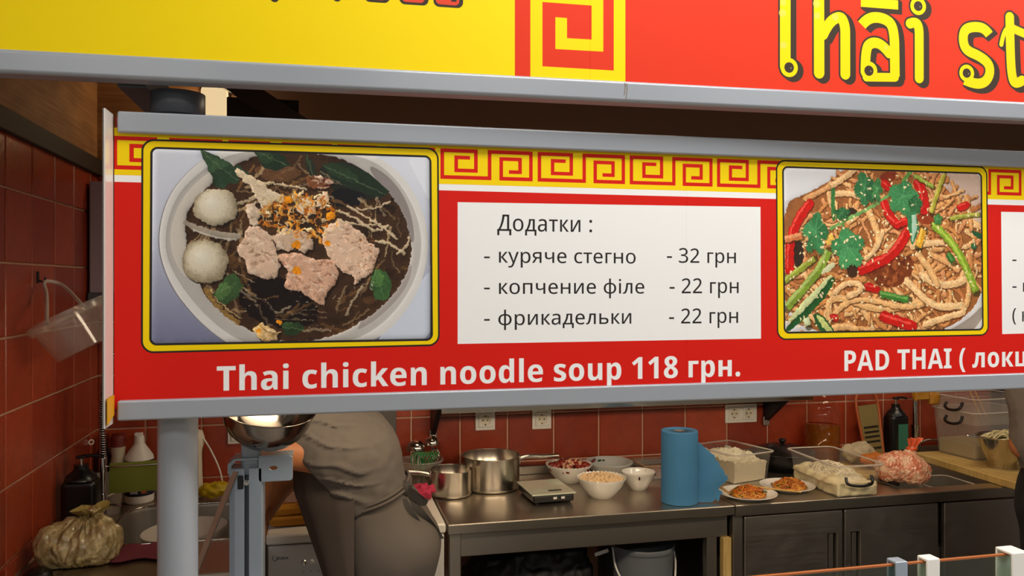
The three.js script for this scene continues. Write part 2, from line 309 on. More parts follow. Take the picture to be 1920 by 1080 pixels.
// a flat print: plane through `origin` along `dir`; P(u, v) turns a photo pixel into canvas coordinates
function makePrint(origin, dir, x0, x1, y0, y1, w, h) {
  const c = canvas(w, h), ctx = c.getContext('2d'), n = V(-dir.z, 0, dir.x);
  const P = (u, v) => {
    const d = ray(u, v), t = origin.clone().sub(V(0, EYE, 0)).dot(n) / d.dot(n), p = d.multiplyScalar(t).add(V(0, EYE, 0));
    return [(p.clone().sub(origin).dot(dir) - x0) / (x1 - x0) * w, (y1 - p.y) / (y1 - y0) * h];
  };
  return { c, ctx, P, mx: (m) => m / (x1 - x0) * w };
}
const poly = (ctx, pts, fill, close = true) => { ctx.beginPath(); pts.forEach(([x, y], i) => (i ? ctx.lineTo(x, y) : ctx.moveTo(x, y))); if (close) ctx.closePath(); if (fill) { ctx.fillStyle = fill; ctx.fill(); } };
function smooth(ctx, pts, closed = true) {
  ctx.beginPath();
  const n = pts.length, mid = (a, b) => [(a[0] + b[0]) / 2, (a[1] + b[1]) / 2];
  if (closed) {
    ctx.moveTo(...mid(pts[n - 1], pts[0]));
    for (let i = 0; i < n; i++) ctx.quadraticCurveTo(...pts[i], ...mid(pts[i], pts[(i + 1) % n]));
    ctx.closePath();
  } else {
    ctx.moveTo(...pts[0]);
    for (let i = 1; i < n - 1; i++) ctx.quadraticCurveTo(...pts[i], ...(i === n - 2 ? pts[n - 1] : mid(pts[i], pts[i + 1])));
    if (n === 2) ctx.lineTo(...pts[1]);
  }
}
function fitText(pr, str, uL, uR, vBase, vCap, font, fill) {   // text between two pixels of the photo, capitals reaching vCap
  const { ctx, P } = pr, [xa, ya] = P(uL, vBase), k = (vBase - HORIZON) / (P(uL, vBase)[1] - P(uL, HORIZON)[1]);
  const xb = P(uR, vBase)[0], cap = ya - P(uL, vCap)[1];
  ctx.save(); ctx.font = font.replace('SIZE', '100px'); ctx.textBaseline = 'alphabetic'; ctx.fillStyle = fill;
  const w = ctx.measureText(str).width;
  ctx.translate(xa, ya); ctx.scale((xb - xa) / w, cap / 71.4); ctx.fillText(str, 0, 0); ctx.restore();
}
const RED = rgb(208, 26, 14), YEL = rgb(240, 206, 0), WHITE = rgb(236, 235, 232), INK = rgb(38, 34, 32);

function paintSoup(pr) {
  seed = 11;
  const { ctx, P } = pr, Z = ([x, y]) => P(180 + x / 2.25, 200 + y / 2.25), L = (pts) => pts.map(Z), s = Math.abs(Z([100, 0])[0] - Z([0, 0])[0]) / 100;
  const blob = (pts, fill) => { smooth(ctx, L(pts)); ctx.fillStyle = fill; ctx.fill(); };
  const line = (pts, w, col) => { smooth(ctx, L(pts), false); ctx.lineWidth = w * s; ctx.strokeStyle = col; ctx.lineCap = 'round'; ctx.stroke(); };
  const inner = [[235, 172], [1409, 208], [1411, 980], [233, 1001]];
  ctx.save(); poly(ctx, L(inner)); ctx.clip();
  const g = ctx.createLinearGradient(...Z([400, 150]), ...Z([300, 1000])); g.addColorStop(0, rgb(206, 209, 217)); g.addColorStop(0.45, rgb(186, 189, 203)); g.addColorStop(1, rgb(112, 114, 140));
  poly(ctx, L(inner), g);
  blob([[1300, 190], [1420, 190], [1420, 420], [1370, 330]], rgb(214, 217, 224)); blob([[1390, 700], [1430, 700], [1430, 1010], [1150, 1010], [1280, 900]], rgb(196, 203, 216));
  const outer = [[264, 600], [272, 480], [310, 370], [380, 280], [470, 205], [600, 165], [900, 150], [1140, 190], [1260, 255], [1345, 360], [1395, 490], [1404, 620], [1370, 760], [1290, 890], [1170, 1000], [900, 1080], [620, 1040], [470, 940], [360, 820], [300, 720]];
  blob(outer.map(([x, y]) => [x - 5, y + 3]), rgb(128, 124, 130)); blob(outer, rgb(208, 204, 198));
  blob([[290, 600], [300, 480], [345, 370], [420, 290], [520, 220], [640, 185], [900, 175], [1130, 210], [1240, 275], [1320, 380], [1368, 500], [1376, 620], [1340, 750], [1260, 870], [1140, 970], [900, 1040], [640, 1010], [500, 920], [390, 800], [320, 690]], rgb(176, 170, 163));
  blob([[300, 560], [350, 400], [440, 300], [560, 225], [600, 260], [470, 400], [390, 560], [420, 720], [360, 720]], rgb(196, 188, 176));
  blob([[1130, 230], [1250, 300], [1330, 430], [1350, 600], [1290, 520], [1230, 380]], rgb(134, 126, 122)); blob([[1340, 640], [1320, 760], [1200, 890], [1080, 960], [1160, 860], [1270, 750]], rgb(150, 142, 136));
  const broth = [[372, 490], [400, 410], [500, 310], [600, 235], [720, 195], [900, 190], [1050, 220], [1180, 300], [1270, 400], [1325, 520], [1335, 640], [1280, 770], [1170, 880], [1000, 975], [800, 1000], [650, 950], [520, 870], [440, 770], [385, 640]];
  blob(broth, rgb(62, 42, 28));
  ctx.save(); smooth(ctx, L(broth)); ctx.clip();
  for (let i = 0; i < 140; i++) { const x = rr(380, 1330), y = rr(200, 990), r = rr(14, 60); blob([[x - r, y], [x, y - r * 0.5], [x + r, y], [x, y + r * 0.6]], rgb(...[[40, 26, 18], [88, 58, 34], [26, 22, 18], [104, 72, 40], [52, 34, 24]][Math.floor(rnd() * 5)], rr(0.25, 0.6))); }
  blob([[930, 240], [1100, 230], [1240, 350], [1200, 400], [1050, 380], [960, 330]], rgb(34, 38, 32, 0.9)); blob([[600, 740], [780, 700], [960, 860], [900, 940], [720, 930], [600, 850]], rgb(22, 17, 16, 0.85));
  blob([[1000, 340], [1120, 350], [1150, 400], [1060, 430], [980, 410]], rgb(24, 24, 26, 0.95)); blob([[640, 260], [760, 230], [900, 280], [760, 330]], rgb(112, 76, 50, 0.7));
  for (let i = 0; i < 90; i++) {   // noodles
    const a = rr(0, TAU), R = rr(0.55, 0.97), x = 860 + Math.cos(a) * 460 * R, y = 600 + Math.sin(a) * 370 * R, t = a + Math.PI / 2 + rr(-0.7, 0.7), l = rr(60, 170);
    line([[x - Math.cos(t) * l / 2, y - Math.sin(t) * l / 2], [x + rr(-25, 25), y + rr(-25, 25)], [x + Math.cos(t) * l / 2, y + Math.sin(t) * l / 2]], rr(5, 15), rgb(...[[150, 122, 84], [176, 150, 112], [126, 90, 52], [198, 178, 146]][Math.floor(rnd() * 4)], rr(0.35, 0.75)));
  }
  ctx.restore();
  line([[380, 490], [470, 540], [600, 545]], 26, rgb(160, 150, 132, 0.9)); line([[410, 520], [500, 560], [590, 560]], 10, rgb(206, 198, 182, 0.9)); line([[465, 770], [500, 850], [600, 910]], 22, rgb(150, 116, 62, 0.9)); line([[480, 770], [520, 840], [610, 890]], 6, rgb(206, 176, 120, 0.8));
  for (const p of [[[1030, 440], [1120, 480], [1180, 540], [1230, 500]], [[1060, 420], [1150, 470], [1230, 520], [1270, 560]], [[1100, 430], [1180, 440], [1240, 400]], [[1020, 480], [1100, 500], [1180, 500]], [[1180, 570], [1240, 560], [1300, 620]], [[1270, 620], [1320, 590], [1320, 550]], [[700, 320], [800, 325], [890, 350]], [[985, 280], [1040, 320], [1080, 320]]]) line(p, rr(8, 14), rgb(206, 184, 148, 0.9));
  const leaf = (pts, c1, c2, vein) => { poly(ctx, L(pts), c1); const q = pts.map(([x, y], i) => [x * 0.6 + pts[0][0] * 0.4, y * 0.6 + pts[0][1] * 0.4]); smooth(ctx, L(q)); ctx.fillStyle = c2; ctx.fill(); line(vein, 3, rgb(120, 140, 100, 0.6)); };
  leaf([[440, 180], [480, 196], [520, 212], [540, 236], [562, 236], [584, 252], [602, 246], [622, 268], [645, 268], [650, 290], [600, 300], [600, 322], [560, 322], [545, 345], [510, 340], [490, 330], [494, 300], [474, 270], [470, 240], [452, 220]], rgb(44, 64, 46), rgb(58, 82, 56), [[445, 185], [520, 260], [600, 310]]);
  leaf([[665, 188], [760, 186], [792, 210], [820, 244], [770, 272], [712, 262], [690, 230]], rgb(36, 50, 36), rgb(48, 66, 44), [[690, 192], [800, 245]]);
  leaf([[884, 200], [905, 215], [930, 260], [930, 292], [900, 290], [884, 250]], rgb(40, 46, 36), rgb(48, 56, 40), [[890, 205], [915, 285]]);
  leaf([[950, 240], [1040, 236], [1150, 280], [1240, 360], [1200, 385], [1080, 350], [990, 300]], rgb(34, 46, 34), rgb(42, 58, 40), [[955, 245], [1220, 370]]);
  leaf([[490, 792], [556, 708], [590, 706], [622, 752], [600, 800], [545, 842]], rgb(58, 84, 48), rgb(78, 108, 60), [[500, 790], [600, 740]]);
  leaf([[1170, 680], [1215, 690], [1250, 740], [1232, 812], [1180, 815], [1155, 760]], rgb(56, 88, 48), rgb(76, 114, 60), [[1175, 690], [1215, 805]]);
  leaf([[780, 915], [850, 905], [880, 935], [840, 968], [790, 960]], rgb(42, 60, 36), rgb(52, 74, 44), [[785, 930], [870, 940]]);
  const ball = (x, y, rx, ry) => {
    const gr = ctx.createRadialGradient(...Z([x - rx * 0.25, y - ry * 0.35]), 0, ...Z([x, y]), rx * s * 1.05);
    gr.addColorStop(0, rgb(228, 220, 202)); gr.addColorStop(0.6, rgb(206, 194, 168)); gr.addColorStop(1, rgb(146, 130, 102));
    const pts = []; for (let i = 0; i < 14; i++) { const a = i / 14 * TAU, k = 1 + rr(-0.035, 0.035); pts.push([x + Math.cos(a) * rx * k * 1.03, y + Math.sin(a) * ry * k * 1.03]); }
    blob(pts.map(([a, b]) => [a + 4, b + 9]), rgb(30, 20, 14, 0.6)); blob(pts, gr);
    for (let i = 0; i < 30; i++) { const a = rr(0, TAU), r = Math.sqrt(rnd()) * 0.85; ctx.beginPath(); ctx.arc(...Z([x + Math.cos(a) * rx * r, y + Math.sin(a) * ry * r]), rr(1, 2.6) * s, 0, TAU); ctx.fillStyle = rgb(120, 98, 70, rr(0.2, 0.6)); ctx.fill(); }
  };
  const ragged = (pts) => pts.flatMap((p, i) => { const q = pts[(i + 1) % pts.length]; return [0, 0.33, 0.66].map((t) => [p[0] + (q[0] - p[0]) * t + rr(-9, 9), p[1] + (q[1] - p[1]) * t + rr(-9, 9)]); });
  const meat = (pts0, c, n = 26) => { const pts = ragged(pts0);
    blob(pts.map(([x, y]) => [x + 5, y + 9]), rgb(34, 22, 14, 0.7)); blob(pts, rgb(...c));
    const xs = pts.map((p) => p[0]), ys = pts.map((p) => p[1]), cx = (Math.min(...xs) + Math.max(...xs)) / 2, cy = (Math.min(...ys) + Math.max(...ys)) / 2, w = Math.max(...xs) - Math.min(...xs), h = Math.max(...ys) - Math.min(...ys);
    ctx.save(); smooth(ctx, L(pts)); ctx.clip();
    for (let i = 0; i < n; i++) { const x = cx + rr(-0.5, 0.5) * w, y = cy + rr(-0.5, 0.5) * h, l = rr(10, 40), a = rr(-0.6, 0.9), dk = rnd() < 0.5; line([[x, y], [x + Math.cos(a) * l * 0.5, y + Math.sin(a) * l * 0.5 + rr(-6, 6)], [x + Math.cos(a) * l, y + Math.sin(a) * l]], rr(3, 14), dk ? rgb(c[0] - 70, c[1] - 74, c[2] - 74, 0.45) : rgb(232, 212, 188, 0.5)); }
    ctx.restore();
  };
  meat([[585, 262], [620, 268], [680, 310], [740, 345], [780, 370], [792, 392], [745, 412], [705, 440], [690, 400], [650, 340], [610, 305]], [206, 184, 152]);
  meat([[880, 300], [960, 290], [1010, 320], [960, 350], [900, 345]], [122, 74, 46]); meat([[930, 380], [975, 350], [990, 380], [960, 420], [935, 415]], [214, 176, 140], 8);
  meat([[622, 420], [660, 400], [696, 440], [690, 492], [650, 498], [640, 460]], [200, 176, 150], 10);
  meat([[598, 590], [640, 512], [690, 502], [735, 540], [770, 620], [775, 695], [742, 725], [690, 722], [640, 690], [610, 640]], [206, 174, 148], 44);
  meat([[738, 545], [800, 505], [905, 530], [915, 590], [885, 622], [840, 600], [770, 612]], [196, 166, 140], 26);
  meat([[985, 500], [1035, 482], [1130, 540], [1195, 600], [1175, 690], [1100, 748], [1055, 700], [980, 630], [950, 565]], [214, 178, 150], 46);
  for (let i = 0; i < 60; i++) { const [x, y] = Z([1150 + rr(-40, 45), 610 + rr(-60, 90)]); ctx.beginPath(); ctx.arc(x, y, rr(2, 5) * s, 0, TAU); ctx.fillStyle = rgb(136, 84, 44, 0.7); ctx.fill(); }
  meat([[772, 625], [850, 618], [920, 640], [1005, 650], [1024, 735], [980, 780], [968, 840], [920, 822], [870, 782], [800, 772], [805, 700]], [204, 160, 132], 50);
  meat([[835, 430], [885, 384], [930, 420], [925, 455], [870, 450]], [216, 190, 166], 10); meat([[655, 930], [720, 918], [775, 950], [765, 990], [690, 990]], [214, 176, 116], 20);
  ball(505, 425, 96, 78); ball(460, 653, 98, 94);
  for (let i = 0; i < 190; i++) {   // fried onion
    const a = rr(0, TAU), r = Math.sqrt(rnd()), x = 855 + Math.cos(a) * 165 * r, y = 462 + Math.sin(a) * 92 * r * (1 + (x - 855) / 600), l = rr(8, 34), t = rr(0, TAU);
    line([[x, y], [x + Math.cos(t) * l * 0.6, y + Math.sin(t) * l * 0.4], [x + Math.cos(t + 0.6) * l, y + Math.sin(t + 0.6) * l]], rr(4, 12), rgb(...[[214, 132, 40], [226, 160, 66], [198, 108, 26], [222, 186, 126], [170, 92, 30], [236, 206, 156]][Math.floor(rnd() * 6)], rr(0.7, 1)));
  }
  for (const [x, y, r] of [[845, 582, 20], [848, 690, 22], [990, 462, 24], [978, 578, 15], [810, 395, 22], [775, 912, 14], [690, 945, 12]]) blob([[x - r, y - r * 0.4], [x, y - r], [x + r, y], [x + r * 0.3, y + r], [x - r * 0.8, y + r * 0.6]], rgb(232, 142, 24));
  for (let i = 0; i < 46; i++) { const x = rr(620, 1300), y = rr(700, 970); if (Math.hypot((x - 860) / 440, (y - 600) / 370) > 0.98) continue; const t = rr(0, TAU), l = rr(4, 16); line([[x, y], [x + Math.cos(t) * l, y + Math.sin(t) * l * 0.6]], rr(2, 5), rgb(226, 214, 196, rr(0.3, 0.85))); }
  for (const [x, y] of [[695, 820], [905, 880]]) for (let k = 0; k < 7; k++) { const t = k / 7 * TAU; line([[x, y], [x + Math.cos(t) * 46, y + Math.sin(t) * 34]], 6, rgb(34, 20, 16, 0.9)); }
  ctx.restore();
}
function paintNoodles(pr) {
  seed = 23;
  const { ctx, P } = pr, Z = ([x, y]) => P(1440 + x / 2.842, 280 + y / 2.842), L = (pts) => pts.map(Z), s = Math.abs(Z([100, 0])[0] - Z([0, 0])[0]) / 100;
  const blob = (pts, fill) => { smooth(ctx, L(pts)); ctx.fillStyle = fill; ctx.fill(); };
  const line = (pts, w, col, cap = 'round') => { smooth(ctx, L(pts), false); ctx.lineWidth = w * s; ctx.strokeStyle = col; ctx.lineCap = cap; ctx.lineJoin = 'round'; ctx.stroke(); };
  const inner = [[80, 96], [1133, 128], [1142, 960], [90, 976]];
  ctx.save(); poly(ctx, L(inner)); ctx.clip(); poly(ctx, L(inner), rgb(204, 198, 196));
  blob([[880, 100], [1160, 100], [1160, 470], [1020, 420], [940, 250]], rgb(196, 168, 150)); blob([[60, 80], [430, 80], [330, 190], [160, 250], [60, 290]], rgb(214, 212, 212));
  blob([[1020, 960], [1160, 760], [1160, 1000]], rgb(214, 208, 202)); blob([[900, 1000], [1080, 900], [1150, 820], [1150, 900], [1060, 1000]], rgb(160, 146, 132));
  blob([[70, 290], [200, 240], [330, 170], [430, 90], [700, 70], [860, 150], [960, 200], [1010, 330], [1150, 420], [1160, 640], [1130, 800], [1040, 910], [860, 990], [60, 1000]], rgb(150, 92, 48));
  const noodle = (pts, w, c) => { line(pts.map(([x, y]) => [x + 2, y + 5]), w + 4, rgb(92, 52, 26, 0.75)); line(pts, w, rgb(...c)); line(pts.map(([x, y]) => [x - w * 0.12, y - w * 0.18]), w * 0.4, rgb(Math.min(255, c[0] + 18), Math.min(255, c[1] + 24), Math.min(255, c[2] + 26), 0.6)); };
  const tones = [[212, 150, 88], [196, 126, 66], [222, 170, 110], [178, 106, 54], [208, 138, 86]];
  const inFood = (x, y) => y > 640 - (x - 60) * 0.95 * 1.0 && y > 120 && !(x > 900 && y < 330 - (1000 - x) * 0.4) && !(x + y > 1960);
  for (let i = 0; i < 420; i++) {
    const x = rr(70, 1130), y = rr(110, 960); if (!inFood(x, y + 120)) continue;
    const t = rr(0, TAU), l = rr(70, 220), b = rr(-90, 90);
    noodle([[x - Math.cos(t) * l / 2, y - Math.sin(t) * l / 2], [x - Math.sin(t) * b, y + Math.cos(t) * b], [x + Math.cos(t) * l / 2, y + Math.sin(t) * l / 2]], rr(12, 26), tones[Math.floor(rnd() * 5)]);
  }
  blob([[500, 640], [640, 570], [760, 560], [790, 640], [700, 740], [580, 730]], rgb(120, 58, 26)); blob([[590, 130], [690, 110], [680, 170], [610, 190]], rgb(132, 52, 26)); blob([[790, 340], [880, 330], [890, 400], [810, 400]], rgb(146, 60, 30)); blob([[120, 500], [190, 480], [190, 620], [150, 660]], rgb(52, 40, 30)); blob([[400, 320], [470, 310], [480, 360], [410, 370]], rgb(60, 44, 28)); blob([[410, 610], [480, 610], [480, 680], [430, 690]], rgb(70, 44, 26));
  for (let i = 0; i < 90; i++) { const [x, y] = Z([640 + rr(-90, 120), 650 + rr(-80, 80)]); ctx.beginPath(); ctx.arc(x, y, rr(4, 16) * s, 0, TAU); ctx.fillStyle = rgb(...[[150, 78, 36], [96, 42, 20], [176, 100, 52]][i % 3], 0.6); ctx.fill(); }
  for (const [p, w] of [[[[330, 900], [310, 830], [360, 780], [480, 820], [560, 850], [700, 850], [830, 800]], 34], [[[350, 880], [420, 800], [560, 800], [720, 850], [820, 830]], 26], [[[360, 760], [400, 715], [490, 710], [500, 760], [430, 780]], 28], [[[820, 670], [900, 730], [1030, 710], [1050, 690]], 38], [[[740, 700], [830, 800], [930, 850], [1030, 830]], 36], [[[800, 560], [870, 640], [900, 720]], 34], [[[550, 560], [600, 500], [570, 400], [540, 340]], 34], [[[620, 560], [660, 500], [730, 490], [790, 520]], 30], [[[520, 580], [590, 540], [610, 440]], 22], [[[770, 520], [860, 490], [930, 500]], 30], [[[1070, 700], [1080, 800], [1040, 860]], 30], [[[840, 930], [940, 900], [1040, 870]], 32], [[[330, 960], [420, 930], [470, 960]], 34], [[[330, 200], [410, 150], [460, 110]], 30], [[[350, 240], [440, 220], [500, 260]], 28], [[[200, 260], [260, 240], [320, 200]], 26], [[[870, 560], [960, 600], [1010, 640]], 30], [[[960, 460], [1010, 520], [1030, 600]], 26]]) noodle(p, w, [[222, 168, 106], [228, 182, 126], [212, 152, 94]][Math.floor(rnd() * 3)]);
  const pepper = (pts, w) => { line(pts.map(([x, y]) => [x + 3, y + 6]), w + 3, rgb(90, 14, 8, 0.7)); line(pts, w, rgb(196, 26, 18)); line(pts.map(([x, y]) => [x - w * 0.2, y - w * 0.2]), w * 0.22, rgb(236, 88, 70, 0.8)); };
  pepper([[220, 290], [150, 380], [110, 520], [115, 640]], 46); pepper([[500, 640], [600, 600], [690, 540], [740, 440]], 52); pepper([[620, 290], [640, 360], [690, 400]], 46); pepper([[800, 180], [840, 240], [830, 320]], 52); pepper([[620, 890], [700, 920], [770, 940]], 54); pepper([[1020, 310], [1060, 295]], 34); pepper([[530, 730], [580, 745]], 36); pepper([[620, 180], [640, 200]], 40); pepper([[690, 400], [740, 380]], 40); pepper([[345, 890], [360, 900]], 30);
  const stick = (pts, w, c, c2) => { line(pts.map(([x, y]) => [x + 3, y + 6]), w + 3, rgb(40, 40, 14, 0.6)); line(pts, w, rgb(...c), 'butt'); line(pts.map(([x, y]) => [x - w * 0.15, y - w * 0.2]), w * 0.4, rgb(...c2, 0.8), 'butt'); };
  stick([[90, 700], [180, 630], [250, 580]], 30, [140, 150, 50], [178, 186, 90]); stick([[100, 840], [200, 730], [290, 620], [320, 540]], 44, [124, 150, 48], [176, 192, 110]); stick([[880, 400], [970, 480], [1040, 590], [1110, 760]], 40, [132, 160, 40], [176, 200, 84]); stick([[780, 140], [880, 200]], 22, [140, 160, 52], [180, 196, 96]); stick([[940, 130], [900, 230], [870, 340]], 24, [172, 160, 50], [206, 196, 100]); stick([[970, 370], [1060, 350], [1130, 345]], 22, [150, 150, 50], [190, 186, 96]); stick([[800, 520], [830, 430]], 40, [222, 160, 40], [240, 196, 90]); stick([[600, 770], [680, 790], [750, 800]], 34, [60, 120, 44], [120, 170, 84]); stick([[960, 560], [990, 600]], 34, [50, 104, 44], [90, 150, 70]); stick([[200, 900], [215, 940]], 34, [190, 200, 150], [220, 226, 180]); stick([[90, 480], [180, 460]], 34, [206, 120, 70], [226, 160, 110]);
  blob([[90, 960], [140, 900], [250, 790], [350, 660], [360, 700], [300, 800], [200, 900], [110, 975]], rgb(38, 84, 40)); blob([[92, 930], [150, 850], [240, 760], [345, 655], [330, 690], [250, 800], [160, 890]], rgb(206, 212, 150)); blob([[240, 870], [290, 880], [370, 980], [290, 985], [250, 930]], rgb(44, 88, 44)); blob([[252, 875], [300, 900], [360, 985], [320, 985], [280, 930]], rgb(196, 200, 120)); blob([[290, 640], [350, 590], [360, 630], [280, 675]], rgb(206, 206, 160)); blob([[1080, 425], [1140, 450], [1140, 490], [1095, 460]], rgb(40, 84, 50)); blob([[300, 470], [350, 445], [355, 490], [310, 515]], rgb(226, 180, 80));
  const fronds = (cx, cy, w, h, rot, c) => {   // a lobed herb leaf with a jagged edge
    const lobe = (ox, oy, a, b, t) => { const pts = []; for (let i = 0; i < 26; i++) { const q = i / 26 * TAU, k = (i % 2 ? 0.84 : 1.06) * (1 + rr(-0.06, 0.06)), x = Math.cos(q) * a * k, y = Math.sin(q) * b * k; pts.push([ox + x * Math.cos(t) - y * Math.sin(t), oy + x * Math.sin(t) + y * Math.cos(t)]); } return pts; };
    const lobes = [[0, 0, 0.66, 0.7, 0], [-0.48, -0.12, 0.5, 0.46, 0.5], [0.48, -0.12, 0.5, 0.46, -0.5], [-0.26, 0.52, 0.42, 0.5, 0.3], [0.28, 0.55, 0.42, 0.5, -0.3], [0, -0.5, 0.46, 0.44, 0]].map(([x, y, a, b, t]) => lobe(cx + (x * Math.cos(rot) - y * Math.sin(rot)) * w, cy + (x * Math.sin(rot) + y * Math.cos(rot)) * h, a * w, b * h, rot + t));
    for (const p of lobes) poly(ctx, L(p.map(([x, y]) => [x + 4, y + 9])), rgb(40, 34, 14, 0.4));
    lobes.forEach((p, i) => { const d = rr(-12, 16); poly(ctx, L(p), rgb(c[0] + d * 0.7, c[1] + d, c[2] + d * 0.7)); });
    for (let i = 0; i < 9; i++) { const a = i / 9 * TAU + rr(-0.2, 0.2); line([[cx, cy], [cx + Math.cos(a) * w * 0.4, cy + Math.sin(a) * h * 0.4 + 4], [cx + Math.cos(a) * w * 0.78, cy + Math.sin(a) * h * 0.78]], rr(2, 5), rgb(c[0] + 44, c[1] + 44, c[2] + 36, 0.6)); }
  };
  line([[335, 425], [420, 370], [540, 320], [650, 240]], 16, rgb(110, 158, 86)); line([[400, 400], [395, 480]], 10, rgb(96, 144, 76)); line([[720, 170], [760, 120]], 20, rgb(100, 150, 70)); line([[345, 220], [350, 370]], 22, rgb(62, 116, 58));
  fronds(255, 440, 66, 116, 0.1, [58, 122, 72]); fronds(425, 520, 92, 112, -0.2, [64, 132, 78]); fronds(720, 250, 86, 92, 0.3, [60, 126, 74]); fronds(515, 205, 58, 96, -0.35, [54, 112, 66]); fronds(580, 210, 30, 66, 0.2, [60, 118, 66]); fronds(395, 340, 48, 36, 0, [46, 100, 56]); fronds(905, 370, 26, 30, 0, [60, 120, 60]); fronds(785, 290, 40, 50, 0, [44, 96, 54]); fronds(1098, 515, 18, 16, 0, [36, 84, 50]);
  poly(ctx, L([[735, 330], [790, 330], [805, 430], [768, 515], [748, 420]]), rgb(56, 118, 72)); poly(ctx, L([[765, 350], [790, 345], [792, 430], [768, 500]]), rgb(166, 196, 170));
  for (let i = 0; i < 330; i++) { const x = rr(90, 1130), y = rr(110, 960); if (!inFood(x, y + 60)) continue; const [a, b] = Z([x, y]); ctx.beginPath(); ctx.ellipse(a, b, rr(6, 9) * s, rr(4, 5.5) * s, rr(0, 3), 0, TAU); ctx.fillStyle = rgb(236, 218, 170, 0.95); ctx.fill(); ctx.lineWidth = 1 * s; ctx.strokeStyle = rgb(120, 80, 40, 0.5); ctx.stroke(); }
  ctx.restore();
}
// makes drawn food look like a printed photo: ragged outlines, soft relief, grain
function develop(c, bx, k) {
  const x0 = Math.max(0, Math.floor(bx[0]) - 2), y0 = Math.max(0, Math.floor(bx[1]) - 2), w = Math.min(c.width, Math.ceil(bx[2]) + 2) - x0, h = Math.min(c.height, Math.ceil(bx[3]) + 2) - y0;
  const ctx = c.getContext('2d'), img = ctx.getImageData(x0, y0, w, h), s = img.data, out = ctx.createImageData(w, h), d = out.data, lum = new Float32Array(w * h);
  const blur = (src, r) => { const t = new Float32Array(w * h), u = new Float32Array(w * h); for (let y = 0; y < h; y++) { let acc = 0; for (let x = -r; x < w; x++) { acc += src[y * w + Math.min(w - 1, x + r)] - (x - r - 1 >= 0 ? src[y * w + x - r - 1] : src[y * w]); if (x === -r) acc = src[y * w] * (2 * r + 1); if (x >= 0) t[y * w + x] = acc / (2 * r + 1); } } for (let x = 0; x < w; x++) { let acc = 0; for (let q = -1 - r; q <= r - 1; q++) acc += t[Math.min(h - 1, Math.max(0, q)) * w + x]; for (let y = 0; y < h; y++) { acc += t[Math.min(h - 1, y + r) * w + x] - t[Math.max(0, y - r - 1) * w + x]; u[y * w + x] = acc / (2 * r + 1); } } return u; };
  const sat0 = new Float32Array(w * h); for (let n = 0; n < w * h; n++) { const m = Math.max(s[n * 4], s[n * 4 + 1], s[n * 4 + 2]); sat0[n] = (m - Math.min(s[n * 4], s[n * 4 + 1], s[n * 4 + 2])) / (m + 1); }
  const satB = blur(sat0, 5);
  for (let y = 0; y < h; y++) for (let x = 0; x < w; x++) {
    const e = k * (0.12 + 0.88 * Math.max(0, Math.min(1, (satB[y * w + x] - 0.16) / 0.16))), a = noise(x / 26, y / 26, 1) * 4.2 * e + noise(x / 8, y / 8, 2) * 2.2 * e, b = noise(x / 26, y / 26, 5) * 4.2 * e + noise(x / 8, y / 8, 7) * 2.2 * e;
    const sx = Math.max(0, Math.min(w - 1, Math.round(x + a))), sy = Math.max(0, Math.min(h - 1, Math.round(y + b))), o = (y * w + x) * 4, q = (sy * w + sx) * 4;
    for (let n = 0; n < 3; n++) d[o + n] = s[q + n]; d[o + 3] = 255; lum[y * w + x] = d[o] * 0.3 + d[o + 1] * 0.6 + d[o + 2] * 0.1;
  }
  const L1 = blur(blur(lum, 2), 2), L2 = blur(blur(lum, 9), 9);
  for (let y = 0; y < h; y++) for (let x = 0; x < w; x++) {
    const i = y * w + x, at = (L, r, sx, sy) => L[Math.max(0, Math.min(h - 1, y + sy * r)) * w + Math.max(0, Math.min(w - 1, x + sx * r))];
    const busy = Math.min(1, Math.abs(lum[i] - L2[i]) / 14 + Math.abs(at(L2, 8, 1, 0) - at(L2, 8, -1, 0)) / 16 + Math.abs(at(L2, 8, 0, 1) - at(L2, 8, 0, -1)) / 16);
    const mx = Math.max(d[i * 4], d[i * 4 + 1], d[i * 4 + 2]), sat = (mx - Math.min(d[i * 4], d[i * 4 + 1], d[i * 4 + 2])) / (mx + 1);
    const rel = (at(L1, 3, 1, 1) - at(L1, 3, -1, -1)) * 0.10 + (at(L2, 7, 1, 1) - at(L2, 7, -1, -1)) * 0.12;
    const n = (noise(x / 11, y / 11, 3) * 11 + noise(x / 4, y / 4, 4) * 8 + noise(x / 40, y / 40, 9) * 9) * busy * k * Math.max(0.08, Math.min(1, (sat - 0.14) / 0.2)) + noise(x / 1.6, y / 1.6, 6) * 2.5;
    const g = 1 + Math.max(-0.4, Math.min(0.4, (rel * k * k + n) / 90));
    for (let m = 0; m < 3; m++) d[i * 4 + m] = Math.max(0, Math.min(255, d[i * 4 + m] * g));
  }
  ctx.putImageData(out, x0, y0);
}
function roundQuad(ctx, q, r) {   // a quad with rounded corners
  ctx.beginPath();
  const mid = [(q[0][0] + q[1][0]) / 2, (q[0][1] + q[1][1]) / 2]; ctx.moveTo(...mid);
  for (let i = 1; i <= 4; i++) ctx.arcTo(...q[i % 4], ...q[(i + 1) % 4], r);
  ctx.closePath();
}
